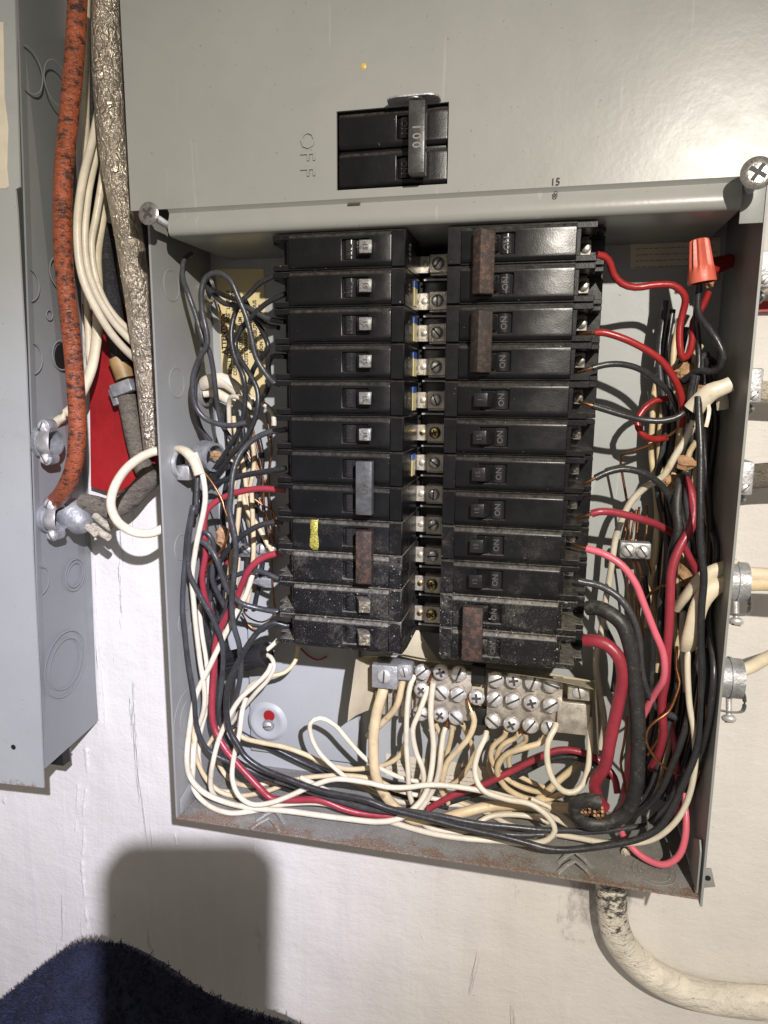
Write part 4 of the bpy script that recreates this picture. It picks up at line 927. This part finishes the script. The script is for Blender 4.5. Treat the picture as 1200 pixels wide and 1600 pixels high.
cop(1.0, [(980,1120),(975,1159),(970,1193),(976,1221),(978,1240)], [36,40], 'bare copper wire beside the heavy black cable')
cop(1.1, [(1102,1040),(1104,1100),(1103,1150),(1094,1200),(1082,1235)], [40,36,36], 'bare copper wire against the right wall')
cop(.9, [(1036,800),(1040,840),(1037,900),(1042,950)], [66,66], 'thin bare copper wire between the cream ones at right')
# extra tangle behind
for k in range(7):
    x0 = 1014+k*13; 
    (wht if k % 3 == 0 else blk)(2.1, [(x0+20,600+k*9),(x0+8,700),(x0+14,800+k*6),(x0+4,900),(x0+10,1000),(x0-2,1110),(x0-16,1190),(x0-30,1250)], [82,80,78,80,78,74], ['cream','charcoal','black','yellowish','grey black','sooty','off white'][k]+' wire far back in the right bundle, mostly hidden', mat=(OW if k % 3 == 0 else (BW if k % 2 else GYW)))
for k in range(8):
    x0 = 1034+k*11
    (wht if k in (2,5) else blk)(2.3, [(x0+6,470+k*14),(x0-4,560),(x0+6,660),(x0-6,760+k*5),(x0+8,860),(x0-2,960),(x0+4,1060),(x0-10,1160),(x0-34,1240)], [70,64,70,62,68,60], ['thin','curving','wavy','long','sagging','bent','straight','crossing'][k]+(' creamy' if k in (2,5) else ' dusky')+' wire in the shaded middle of the right bundle', mat=(OW if k in (2,5) else (BW if k % 2 else GYW)))
for k in range(5):
    x0 = 352+k*13
    (wht if k % 2 else blk)(2.0, [(x0,640+k*10),(x0+6,720),(x0-4,800),(x0+8,880-k*5),(x0-6,950)], [84,84,84], ['sooty','cream','dull black','yellowed','charcoal'][k]+' wire far back in the left bundle, mostly hidden', mat=(OW if k % 2 else BW))

# flat cables
fl = wire('flat_cable', m_whitewire, 3.0, [(316,600),(326,596),(345,593),(362,602),(373,612)], [64,60,66,66], 'flat white cable end entering through the left middle knockout', 'cable', flat=1.9, flatdir=(0,0,1))
wire('flat_cable', m_whitewire, 2.6, [(318,614),(335,613),(352,622),(366,630)], [70,68,72], 'second flat white cable under the first at the left knockout', 'cable', flat=1.6, flatdir=(0,0,1))
c1 = wire('cable_stub', m_dirtycream, 3.2, [(272,706),(281,702),(292,707),(303,720),(311,742)], [30,20,12,10], 'cream cable stub bending down out of the left wall clamp', 'cable', free=True, flat=1.3, flatdir=(1,0,0))
fc = wire('flat_cable', m_dirtycream, 3.6, [(1150,884),(1130,888),(1110,896),(1088,912),(1071,932),(1060,948)], [26,22,20,24,34], 'upper flat cream cable coming in at the right and turning down', 'cable', flat=1.5, flatdir=(.4,.1,.9), free=True)
fc = wire('flat_cable', m_dirtycream, 3.8, [(1150,905),(1130,908),(1110,922),(1094,944),(1085,975),(1078,1000),(1075,1012)], [24,18,16,18,26], 'lower flat cream cable coming in at the right with ragged end', 'cable', flat=1.7, flatdir=(.8,.1,.3), free=True)
jk = empty('torn_cable', P(1110,600,28), 'cream cable with its torn jacket tail at the upper right wall', 'cable')
b = MB(); b.tube(catmull([P(1142,600,24),P(1128,606,24),P(1112,612,24),P(1096,626,26),P(1082,642,28)], .003), [.0050,.0050,.0052,.0056,.0060,.0062,.0064,.0066,.0066,.0064,.0060,.0052,.004,.003]+[.003]*40, 12, flat=.7, flatdir=(0,1,0)); b.build('jacket', m_whitewire, jk)
b = MB(); b.tube(catmull([P(1104,622,26),P(1108,640,22),P(1106,655,20),P(1103,667,20)], .003), .0014, 6, flat=.4, flatdir=(0,1,0)); b.build('torn_tail', m_whitewire, jk)
b = MB(); b.tube(catmull([P(1122,600,40),P(1128,622,40),P(1130,640,40)], .003), .004, 8, flat=.5, flatdir=(0,1,0)); b.build('jacket_flap', m_whitewire, jk)
# kraft paper filler, crumpled
def crumple(px, py, y, rx, ry, label, seed, mat=m_kraft):
    c = P(px,py,y); b = MB(); n, m_ = 12, 8; V = []; F = []
    for j in range(m_+1):
        for i in range(n):
            t = 2*math.pi*i/n; ph = math.pi*j/m_; d = Vector((math.sin(ph)*math.cos(t)*rx, math.sin(ph)*math.sin(t)*min(rx,ry)*.7, math.cos(ph)*ry))/1000
            k = 1+.45*mnoise(Vector((math.cos(t)*2.2+seed, math.sin(t)*2.2, ph*2.4))); V.append(c+d*k)
    for j in range(m_):
        for i in range(n): F.append((j*n+i, j*n+(i+1)%n, (j+1)*n+(i+1)%n, (j+1)*n+i))
    b.add(V, F); o = b.build('kraft_paper', mat, smooth=False); tag(o, label, 'kraft paper')
crumple(1072,580,60,9,6,'crumpled tan kraft paper under the scarlet hook',1)
crumple(1085,612,56,11,6,'crumpled tan kraft paper above the torn cable',2)
crumple(1112,428,66,6,9,'dark tan kraft paper behind the orange red wire nut',3)
crumple(1066,722,60,10,5,'crumpled tan kraft paper behind the long black wire at right',4)
crumple(1050,752,56,8,5,'tan kraft paper piece under the white slanting wire',5)
crumple(1078,895,62,9,12,'brown kraft paper scraps at the lower cable entry',6)
crumple(348,838,50,6,9,'brown kraft paper scrap in the left bundle',7)
crumple(338,712,50,6,4,'brown kraft paper scrap in the left clamp mouth',8)

# wire nuts
def wire_nut(p, ax, L, r0, r1, mat, label, ribs=12):
    root = empty('wire_nut', p, label, 'wire nut'); a = Vector(ax).normalized(); n = ribs*4; V = []; F = []
    e1 = a.cross(Vector((0,1,0))).normalized(); e2 = a.cross(e1)
    prof = [(0,r0*.82,0),(0,r0,0),(.03,r0*1.02,0),(.22,r0*.96,0),(.30,r0*.93,.4),(.40,r0*.88,1),(.92,r1*1.02,1),(.98,r1*.95,.7),(1,r1*.75,0)]
    for h, r_, g in prof:
        for k in range(n):
            t = 2*math.pi*k/n; q = r_*(1-.20*g*(1 if k % 4 in (0,) else (.5 if k % 4 in (1,3) else 0))); V.append(Vector(p)+a*h*L+(e1*math.cos(t)+e2*math.sin(t))*q)
    for j in range(len(prof)-1):
        for k in range(n): F.append((j*n+k, j*n+(k+1)%n, (j+1)*n+(k+1)%n, (j+1)*n+k))
    F += [tuple(range((len(prof)-1)*n, len(prof)*n))]
    MB().add(V, F).build('ribbed_cap', mat, root, ang=35)
    MB().lathe(p, a, [(.001, r0*.84), (.0012, r0*.3)], 16).build('dark_mouth', m_dark, root)
p0 = P(1097,442,30); p1 = P(1092,374,30)
wire_nut(p0, p1-p0, (p1-p0).length, .0088, .0062, m_nut, 'orange red ribbed wire nut standing at the upper right')
p0 = P(1104,420,58); p1 = P(1134,410,66)
wire_nut(p0, p1-p0, .022, .0065, .005, m_scarlet, 'dark red wire nut lying in shade behind the orange one')
p0 = P(417,1022,52); p1 = P(350,1036,56)
wire_nut(p0, p1-p0, (p1-p0).length, .0115, .0095, simple('black_rubber', (.018,.018,.019), .5), 'large black ribbed wire nut low in the left bundle', 14)

# ground clamp
gc = empty('ground_clamp', P(992,860,66), 'zinc two screw ground clamp with copper wires behind the right bundle', 'ground clamp')
a = P(969,846,64); c = P(1016,874,64); MB().box(a.x,c.x,.062,.072,c.z,a.z).build('clamp_body', m_dullzinc, gc, .0015)
for x_, y_ in ((982,860),(1005,862)):
    q = P(x_,y_,61); screw_head((q.x,.0618,q.z), (0,-1,0), .0052, m_screw, gc, 'slot', ang=2.2, thick=.003)
# row of ground screws deep on the left
gs = empty('ground_bar', P(395,862,84), 'zinc ground bar with slotted screws behind the left wires', 'ground bar')
a = P(372,848,84); c = P(432,872,84); MB().box(a.x,c.x,.080,.088,c.z,a.z).build('bar', m_dullzinc, gs, .0008)
for x_ in (386,408,424):
    q = P(x_,857,80); screw_head((q.x,.0795,q.z), (0,-1,0), .0048, m_screw, gs, ang=1.5+x_*.1, thick=.003)
a = P(385,900,84); c = P(425,918,84); MB().box(a.x,c.x,.082,.088,c.z,a.z).build('strap', m_dullzinc, gs, .0006)

# ------------------------------------------------------------------ cover screws (long, sticking out at the corners)
def long_screw(head, tip, r, label, ang=.5, face=(-.05,-1,.05)):
    root = empty('cover_screw', head, label, 'screw'); a = (Vector(head)-Vector(tip)).normalized(); L = (Vector(head)-Vector(tip)).length
    screw_head(head, face, r, m_coverscrew, root, 'cross', ang, thick=r*.28, name='screw_head', n=32)
    b = MB(); prof = []
    k = int(L/.0006)
    for i in range(k): prof.append((-L+i*.0006, r*.36 if i % 2 else r*.28))
    b.lathe(head, a, prof, 14); b.build('threaded_shank', m_dullzinc, root)
long_screw(P(233,334,-24), P(262,352,4), .0078, 'round head cover screw sticking out at the upper left corner', .9)
long_screw(P(1183,271,-22), P(1168,300,6), .0092, 'round head cover screw sticking out at the upper right corner', 1.0)
b = MB(); b.box(BR-.0135, BR+.001, .0005, .0022, .0, .034); b.build('corner_flange', m_box, box, .0003)

# ------------------------------------------------------------------ cable connectors
def connector(c, ax, r, L, label, mat=m_dullzinc, screws=(), up=(0,0,1), name='cable_connector', saddle=True, wall=.0016):
    root = empty(name, c, label, 'cable clamp'); a = Vector(ax).normalized()
    MB().lathe(c, a, [(0,r*1.18),(.002,r*1.18),(.0021,r),(L*.5,r),(L*.52,r*1.06),(L*.62,r*1.06),(L*.64,r),(L,r),(L,r-wall),(0,r-wall),(0,r*1.18)], 32, cap=False, up=up).build('ring_body', mat, root, ang=40)
    return root
def strapclamp(root, c, ax, side, r, L, screwdir, mat=m_dullzinc):
    """two-piece saddle with a screw"""
    a = Vector(ax).normalized(); s = Vector(side).normalized(); d = Vector(screwdir).normalized(); b = MB()
    pts = [c+a*L*.6+s*r*math.cos(t)+d*r*1.1*math.sin(t) for t in [k*.28-.9 for k in range(14)]]
    b.tube(pts, .0042, 8, flat=.28, flatdir=d); b.build('saddle', mat, root)
    q = c+a*L*.6+d*r*1.45; k = MB(); k.lathe(q, -d, [(0,.0019),(r*1.0,.0019)], 10); k.build('clamp_screw_shank', m_screw, root)
    screw_head(q, d, .0045, m_screw, root, 'slot', .8, thick=.003, name='clamp_screw')
# right side, outside the box
X1 = BR+T
def rconn(px, py, y, r, L, label, sdir=(0,-.4,-1), n2=True):
    c = P(px, py, y); c = Vector((X1, c.y, c.z)); root = connector(c, (1,0,0), r, L, label); 
    if n2:
        d = Vector(sdir).normalized(); q = c+Vector((L*.55,0,0))+d*(r+.013)
        b = MB(); b.lathe(q, -d, [(i*.0005, .0022 if i % 2 else .0018) for i in range(28)], 10); b.build('clamp_screw_shank', m_screw, root)
        screw_head(q, d, .0050, m_screw, root, 'slot', .8, thick=.0035, name='clamp_screw')
        b = MB(); e = Vector((1,0,0)); b.tube(catmull([c+Vector((L*.95,0,0))+d*(r*.3), c+Vector((L*1.12,0,0))+d*(r*.9), c+Vector((L*1.05,0,0))+d*(r+.008), c+Vector((L*.7,0,0))+d*(r+.0095), c+Vector((L*.2,0,0))+d*(r+.009)], .002), .0050, 8, flat=.16, flatdir=d); b.build('saddle_strap', m_dullzinc, root)
    return root
rconn(1142,908,25,.0135,.0150,'large zinc cable connector with screw below on the right side')
rconn(1130,1058,25,.0140,.0175,'lower right zinc cable connector with saddle screw')
for px, py, label in ((1150,430,'topmost small zinc clamp half hidden at the right edge'),(1158,603,'zinc clamp on the right side level with the torn cable'),(1150,742,'bright zinc clamp on the right side above the large connector')):
    c = P(px,py,34); c = Vector((X1, .030, c.z)); root = connector(c, (1,0,0), .0085, .0085, label)
    b = MB(); b.box(c.x+.001,c.x+.010,.012,.034,c.z-.011,c.z+.011); b.build('clamp_plate', m_dullzinc, root, .0012)
    screw_head((c.x+.0055,.0118,c.z-.006), (0,-1,0), .0032, m_screw, root, ang=.9, thick=.0018, name='clamp_screw')
    b = MB(); b.tube(catmull([(c.x+.004,.028,c.z-.010),(c.x+.008,.022,c.z-.015),(c.x+.008,.030,c.z-.018)], .001), .0012, 6); b.build('hook', m_dullzinc, root)
# cables leaving on the right
wire('outer_cable', m_dirtycream, 4.2, [(1160,898),(1175,899),(1195,900),(1240,904),(1320,910)], [26,28,30,34], 'upper flat cream cable leaving the large right connector', 'cable', free=True, flat=1.4, flatdir=(0,0,1))
wire('outer_cable', m_oldwhite, 3.2, [(1160,914),(1178,914),(1198,914),(1240,918),(1320,925)], [24,26,28,34], 'lower cream cable leaving the large right connector', 'cable', free=True, flat=1.4, flatdir=(0,0,1))
wire('outer_cable', m_dirtycream, 4.6, [(1150,1050),(1172,1043),(1192,1032),(1215,1020),(1280,1000)], [28,34,44,60], 'cream cable rising right from the lower right connector', 'cable', free=True)
wire('outer_cable', m_braid, 9, [(1162,745),(1180,744),(1205,742),(1260,740),(1320,738)], [56,60,64], 'dirty braided cable leaving at the right above the large connector', 'cable', free=True, n=16)
wire('outer_cable', m_conduit, 8, [(1166,610),(1180,612),(1205,614),(1260,618),(1320,620)], [66,70,74], 'white painted cable leaving at the right by the torn cable', 'cable', free=True, n=16)
wire('outer_cable', m_conduit, 8, [(1170,445),(1185,444),(1205,442),(1260,440),(1320,438)], [66,70,74], 'white painted cable at the upper right edge', 'cable', free=True, n=16)
# red painted strip on the wall at right
o = MB().box(P(1160,470,98).x, .7, .094, .0995, P(1180,488,98).z, P(1180,472,98).z).build('red_strip', m_red); tag(o, 'thin dark red painted strip on the wall at the right edge', 'board')
# box seen inside left wall: connectors through the wall
def lconn_in(px, py, r, label):
    c = PX(px, py, BL+.001); root = empty('knockout_bushing', c, label, 'cable clamp')
    c = Vector((BL+.0004, c.y, c.z))
    MB().lathe(c, (1,0,0), [(0,r*1.05),(.003,r*1.05),(.0035,r*.92),(.001,r*.84),(0,r*1.05)], 28, cap=False).build('locknut', m_zinc, root, ang=50)
    MB().lathe(c+Vector((.0003,0,0)), (1,0,0), [(0,r*.84),(.0003,r*.84)], 24).build('dark_opening', m_dark, root)
    return root, c
lconn_in(324,452,.0100,'upper zinc locknut in the left wall where dark wires enter')
lconn_in(320,612,.0120,'middle zinc locknut in the left wall with flat white cables')
root, c = lconn_in(280,724,.0110,'lower zinc clamp in the left wall holding the cream cable stub')
b = MB(); b.box(c.x+.001,c.x+.0125,c.y-.006,c.y+.008,c.z-.013,c.z-.001); b.build('clamp_block', m_zinc, root, .0012)
root = empty('cable_connector', P(325,712,50), 'zinc cable connector mouth in the left bundle beside the cream stub', 'cable clamp')
c = P(322,712,48); MB().lathe(c, (1,-.3,-.1), [(-.004,.0125),(0,.0130),(.006,.0118),(.010,.0120),(.010,.0100),(-.004,.0100),(-.004,.0125)], 28, cap=False).build('ring_body', m_dullzinc, root)

# ------------------------------------------------------------------ left cabinet
lc = empty('left_cabinet', (-.40,.1,-.42), 'second grey steel cabinet with knockouts on its side at the left edge', 'cabinet')
XL = -.3318
def along(px, py, y): return P(px, py, y)
cBF, cTF, cBB, cTB = P(68,1203,14), P(26,-80,14), P(152,1128,99), P(106,-80,99)
pn = (cTF-cBF).cross(cBB-cBF).normalized()
if pn.x < 0: pn = -pn
def PLN(px, py):
    v = _f + (px-600)/FPX*_r - (py-800)/FPX*_u
    return CAM + v*((cBF-CAM).dot(pn)/v.dot(pn))
zb_f = PX(70,1205,XL).z; zb_b = PX(152,1128,XL).z; zt = .36
# side panel (with slanting lower edge)
y_f = .016
MB().prism([cTF,cTB,cBB,cBF], -pn*.0015).build('side_panel', m_left, lc, smooth=False)
MB().prism([(XL-.001,WALLY-.001,zt),(XL-.001,WALLY-.001,zb_b),(XL-.4,WALLY-.001,zb_b),(XL-.4,WALLY-.001,zt)], (0,.001,0)).build('back_wall', m_left, lc)
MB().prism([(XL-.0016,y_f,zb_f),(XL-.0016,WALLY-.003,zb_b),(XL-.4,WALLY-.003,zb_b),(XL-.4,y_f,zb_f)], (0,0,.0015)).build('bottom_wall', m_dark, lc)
poly = [(-90,-60),(21,-60),(24,40),(31,292),(24,296),(27,330),(40,560),(52,880),(62,1080),(68,1231),(30,1227),(-90,1214)]
pp = [P(x,y,8) for x, y in poly]
lcov = MB().prism([(q.x,.008,q.z) for q in pp], (0,.0016,0)).build('cover_sheet', m_leftcover, lc, smooth=False)
q = P(20,1168,7); MB().lathe((q.x,.0078,q.z), (0,-1,0), [(0,.0024),(.0003,.0024)], 16).build('screw_hole', m_dark, lc)
def lring(px, py, r, **k):
    c = PLN(px,py)+pn*.0003; return ring(c, pn, r, lc, m_left, miny=.0175, **k)
for px, py, r in ((45,445,.0125),(92,425,.0125),(50,560,.0125),(96,555,.0125),(62,908,.0125),(117,898,.0150),(117,898,.0115),(103,1037,.031),(103,1037,.024),(77,492,.0040),(88,130,.016),(45,110,.016)): lring(px,py,r)
c = PLN(97,557)+pn*.0002; MB().lathe(c, pn, [(0,.0108),(.0003,.0108)], 26).build('open_knockout', m_dark, lc)
# mounting tab at the bottom
a = P(72,1190,60); MB().prism([PX(70,1185,XL)+Vector((0,0,0)), P(98,1170,60), P(110,1172,60), P(106,1178,60), P(88,1189,50), P(74,1191,40)], (0,.0016,0)).build('mounting_tab', m_left, lc)
q = P(87,1180,50); 
b = MB(); b.tube([P(86,1178,56), P(98,1176,58)], .0022, 8); b.build('rolled_pin', m_dullzinc, lc)
b = MB(); b.box(XL-.03, XL-.0016, .045, .055, zb_b-.02, zb_b-.005); b.build('inner_tab', m_dark, lc)
ol = MB().prism([(P(x,y,7).x,.0076,P(x,y,7).z) for x, y in ((-60,30),(4,34),(6,150),(12,200),(10,262),(13,291),(8,294),(-60,296))], (0,.0003,0)).build('torn_label', m_paper); tag(ol, 'yellowed torn paper label on the left cabinet cover', 'label')
wire('added_dark_cable', m_blackbraid, 6.5, [(146,-70),(144,100),(140,260),(150,380),(165,470),(190,560)], [92,92,92,90,90], 'added dark cable standing for the shaded gap behind the cream ones at upper left', 'cable', free=True, n=14)  # added cable, its near-black jacket darkens the gap at upper left
# connectors at left cabinet side
def lclamp(px, py, label, up=False):
    c = PLN(px,py); root = empty('cable_clamp', c, label, 'cable clamp')
    MB().lathe(c, (1,0,0), [(0,.0135),(.003,.0135),(.0031,.0115),(.014,.0115),(.014,.0098),(0,.0098)], 28, cap=False).build('ring_body', m_dullzinc, root)
    for s in (1,-1):
        b = MB(); b.lathe(c+Vector((.010,-.004,s*.0135)), (0,-1,0), [(-.006,.0055),(.004,.0055),(.0045,.0045)], 18); b.build('clamp_lug', m_dullzinc, root)
        screw_head(c+Vector((.010,-.0090,s*.0135)), (.1,-1,0), .0040, m_screw, root, 'slot', 1.1*s, thick=.0028, name='clamp_screw')
    b = MB(); b.tube(catmull([c+Vector((.010,-.006,.012)),c+Vector((.012,-.013,.004)),c+Vector((.012,-.0135,-.004)),c+Vector((.010,-.006,-.012))], .002), .006, 8, flat=.22, flatdir=(0,1,0)); b.build('saddle', m_zinc, root)
    return root
lclamp(64,690,'two screw zinc clamp holding the cream cable on the left cabinet')
lclamp(74,808,'zinc clamp holding the end of the orange cable on the left cabinet')
# ------------------------------------------------------------------ cables at left
red_b = MB().prism([(P(x,y,88).x,.088,P(x,y,88).z) for x, y in ((128,475),(262,475),(262,720),(222,748),(178,772),(142,760),(140,600))], (0,.011,0)).build('red_board', m_red, smooth=False)
tag(red_b, 'bright red painted board on the wall behind the cables', 'board')
oc = wire('orange_cable', m_orange, 6.9, [(122,-60),(121,0),(117,80),(108,180),(99,280),(99,400),(109,500),(118,600),(121,680),(114,735),(96,772),(78,790)], [14,10,6,4,6,8,10,10,12,20,34], 'worn orange cable with black smears running down to the left cabinet clamp', 'cable', free=True, n=24)
wire('armoured_cable', m_armor, 11.0, [(168,-60),(168,0),(167,60),(170,150),(180,250),(198,350),(214,450),(228,550),(238,640),(244,700)], [24,24,24,26,30,38,46,56,64,70], 'thick crinkled bronze grey cable beside the cover', 'cable', free=True, n=40)
GC = 'cream cables looping behind the orange cable'
wire('cream_cable', m_whitewire, 3.3, [(176,-70),(172,40),(158,150),(142,230),(126,300),(121,370),(131,440),(160,500),(195,545),(225,572)], [60,60,56,40,28,24,34,54,80], 'cream cable nearest the orange one, outer of the looping cables', 'cable', GC, free=True)
wire('cream_cable', m_whitewire, 3.2, [(182,-70),(178,40),(164,160),(150,240),(138,300),(132,370),(143,440),(170,493),(205,533),(232,556)], [64,64,60,46,38,44,60,82], 'cream cable in the middle of the looping cables', 'cable', GC, free=True)
wire('cream_cable', m_whitewire, 3.0, [(166,230),(160,280),(150,340),(143,380),(148,430),(168,478),(200,515),(235,540)], [56,50,48,48,60,84], 'cream cable innermost of the looping cables', 'cable', GC, free=True)
wire('cream_cable', m_dirtycream, 3.6, [(172,200),(167,270),(158,340),(150,400),(153,450),(152,510),(142,580),(118,630),(88,660),(66,690)], [62,64,66,68,66,56,46,50], 'cream cable descending to the two screw clamp', 'cable', free=True, flat=1.3, flatdir=(.7,.2,.6))
wire('cream_cable', m_dirtycream, 3.2, [(136,-70),(134,130),(134,300),(136,450),(139,540),(140,590),(112,640),(84,668),(66,696)], [76,76,74,68,56,50], 'dim cream cable behind the orange one reaching the same clamp', 'cable', free=True)
wire('woven_cable', m_blackbraid, 9.0, [(168,350),(165,400),(172,460),(182,520),(192,566)], [80,80,80,80,82], 'black woven cable behind the looping cream cables', 'cable', free=True, n=20)
wire('tan_wrap', simple('tan_tape', (.36,.24,.10), .5, 0, .3), 8.6, [(184,560),(190,575),(196,592)], [80,80], 'tan tape wrap at the end of the black woven cable', 'tape', free=True, n=18)
wire('woven_cable', m_braid, 8.4, [(192,598),(202,640),(212,690),(224,730),(234,745)], [80,80,80,76], 'dusty grey woven cable under the small zinc strap', 'cable', free=True, n=20)
wire('woven_cable', m_blackbraid, 8.0, [(206,-60),(208,120),(214,260),(226,360),(238,440),(238,520),(230,580),(232,630),(236,665),(246,705)], [84,84,84,84,84,80], 'second dark woven cable close behind the bronze cable, upper run added to darken the gap', 'cable', free=True, n=18)  # upper run added so the gap beside the cover goes black
rt = empty('strap_clamp', P(190,607,74), 'small zinc strap clamp across the woven cable on the red board', 'cable clamp')
m3 = Matrix.Translation(P(188,606,68)) @ Matrix.Rotation(R(-18), 4, 'Y')
b = MB(); b.box(-.0105,.0105,0,.010,-.0055,.0055, m3); b.build('strap', m_dullzinc, rt, .0012)
b = MB(); b.box(-.0155,-.009,.004,.012,-.012,.003, m3); b.build('strap_foot', m_dullzinc, rt, .001)
wire('looped_cable', m_dirtycream, 3.7, [(262,708),(246,705),(222,714),(196,734),(179,762),(174,790),(184,815),(207,831),(232,834),(258,824),(285,806)], [34,30,24,16,10,8,8,14,26,50], 'cream cable looping out and back into the left side of the panel', 'cable', free=True, n=14)
wire('braided_cable', m_braid, 8.8, [(128,786),(150,790),(175,796),(200,784),(222,760),(250,735)], [50,52,60,66,70,72], 'dirty braided cable crossing behind the loop to the left connector', 'cable', free=True, n=20)
rt = connector(Vector((BL-T-.001, .038, P(246,724,38).z)), (-1,0,0), .0140, .0120, 'round zinc connector on the outer left side of the panel')
rt = empty('cable_connector', P(122,812,50), 'dirty die cast connector with white cable ends at the foot of the braided cable', 'cable clamp')
c = P(118,808,46); MB().lathe(c, (.8,-.2,-.5), [(-.012,.010),(-.010,.0135),(0,.0140),(.004,.012),(.010,.0115),(.014,.008),(.016,.003)], 22).build('die_cast_body', m_dullzinc, rt)
for x_, y_, xx in ((143,828,150),(163,818,172),(160,834,170)):
    b = MB(); b.tube([P(x_-14,y_-12,46), P(x_,y_,40), P(xx,y_+6,38)], .0032, 10); b.build('cable_end', m_conduit, rt)
# lower-right conduit
wire('painted_cable', m_peel, 13.0, [(952,1340),(955,1390),(957,1430),(966,1465),(992,1500),(1035,1532),(1090,1553),(1150,1563),(1210,1568),(1300,1574)], [86,86,86,86,86,86,86], 'thick white painted cable curving right from under the panel', 'cable', free=True, n=28)
# white scrap on the floor of the box
q = PZ(978,1332,BB+.001); crumple(978,1331,38,3.5,3,'small white plaster crumb on the box floor',9, m_conduit)

# ------------------------------------------------------------------ towel
def towel():
    root = empty('bath_towel', P(200,1600,-20), 'navy blue terry towel heaped at the lower left', 'towel')
    prof = [(-260,1700),(-120,1632),(-30,1588),(0,1568),(40,1535),(75,1508),(105,1486),(150,1478),(190,1484),(228,1505),(262,1528),(305,1553),(350,1576),(400,1595),(450,1612),(520,1645)]
    top = catmull([P(x,y,-30) for x, y in prof], .006)
    rows = 46; V = []; F = []; nc = len(top)
    for j in range(rows):
        for i, p in enumerate(top):
            a = j/(rows-1)*math.pi*1.0            # 0 = behind, pi/2.. = over the top, front
            if j < 12: t = j/12; q = p+Vector((0,.065*(1-t)**1, -.10*(1-t)**1.6))
            else:
                t = (j-12)/(rows-13); q = p+Vector((0, -.10*math.sin(t*1.35), -.26*t**1.25))
            fold = mnoise(Vector((p.x*9+t*1.5, j*.06+p.x*4, 2)))*.016*(min(1,abs(j-12)/6)); fold += mnoise(Vector((p.x*28, j*.16, 7)))*.005*(min(1,abs(j-12)/5))
            V.append(q+Vector((0,-fold,fold*.6)))
    for j in range(rows-1):
        for i in range(nc-1): F.append((j*nc+i, j*nc+i+1, (j+1)*nc+i+1, (j+1)*nc+i))
    b = MB(); b.add(V, F); b.build('towel_cloth', m_towel, root, ang=180)
    # terry loops: small bent blades over the cloth
    A = np.array([tuple(v) for v in V]).reshape(rows, nc, 3); rng = np.random.default_rng(5); N = 52000
    jj = rng.uniform(3, rows-2, N); ii = rng.uniform(2, nc-2, N)
    def samp(j, i):
        j0 = j.astype(int); i0 = i.astype(int); fj = (j-j0)[:,None]; fi = (i-i0)[:,None]
        return (A[j0,i0]*(1-fj)*(1-fi)+A[j0+1,i0]*fj*(1-fi)+A[j0,i0+1]*(1-fj)*fi+A[j0+1,i0+1]*fj*fi)
    p = samp(jj, ii); du = samp(jj, np.minimum(ii+.5, nc-1.01))-p; dv = samp(np.minimum(jj+.5, rows-1.01), ii)-p
    nrm = np.cross(du, dv); nrm /= np.linalg.norm(nrm, axis=1)[:,None]+1e-9
    s = np.sign((nrm*np.array([[0,-1,.5]])).sum(1)); nrm *= s[:,None]
    d = nrm+rng.normal(0,.55,(N,3)); d /= np.linalg.norm(d,axis=1)[:,None]; side = np.cross(d, rng.normal(0,1,(N,3))); side /= np.linalg.norm(side,axis=1)[:,None]
    L = rng.uniform(.0020,.0052,N)[:,None]; W = rng.uniform(.00028,.00055,N)[:,None]
    d2 = d+rng.normal(0,.8,(N,3)); d2 /= np.linalg.norm(d2,axis=1)[:,None]
    vs = np.stack([p-side*W, p+side*W, p+d*L*.6+side*W*1.2, p+d*L*.6-side*W*1.2, p+d*L*.6+d2*L*.6+side*W*.5, p+d*L*.6+d2*L*.6-side*W*.5],1).reshape(-1,3)
    base = np.arange(N)[:,None]*6; fs = np.concatenate([base+np.array([0,1,2,3]), base+np.array([3,2,4,5])]).tolist()
    org = np.array(worldloc(root)); me = bpy.data.meshes.new('terry_pile'); me.from_pydata((vs-org).tolist(), [], fs); me.materials.append(m_towel)
    o = bpy.data.objects.new('terry_pile', me); COL.objects.link(o); o.parent = root; o['kind'] = 'stuff'
towel()
# ------------------------------------------------------------------ the phone that takes the picture: its shadow falls on the wall
def phone():
    c0 = CAM-_f*.0045; a0, a1, b0, b1 = -.0055, .0675, -.125, .0256; rr = .015; pts = []
    for cx_, cy_, s0 in ((a1-rr,b1-rr,0),(a0+rr,b1-rr,90),(a0+rr,b0+rr,180),(a1-rr,b0+rr,270)):
        for k in range(9): t = R(s0+k*90/8); pts.append(c0+_r*(cx_+rr*math.cos(t))+_u*(cy_+rr*math.sin(t)))
    root = empty('smartphone', c0, 'black smartphone held up in front of the panel, known here by its rounded shadow', 'phone')
    MB().prism(pts, -_f*.009).build('phone_case', m_phone, root, .0012)
    MB().lathe(c0, _f, [(0,.007),(.002,.007),(.002,.0055),(.0005,.005)], 24, cap=False).build('lens_ring', m_zinc, root)
phone()
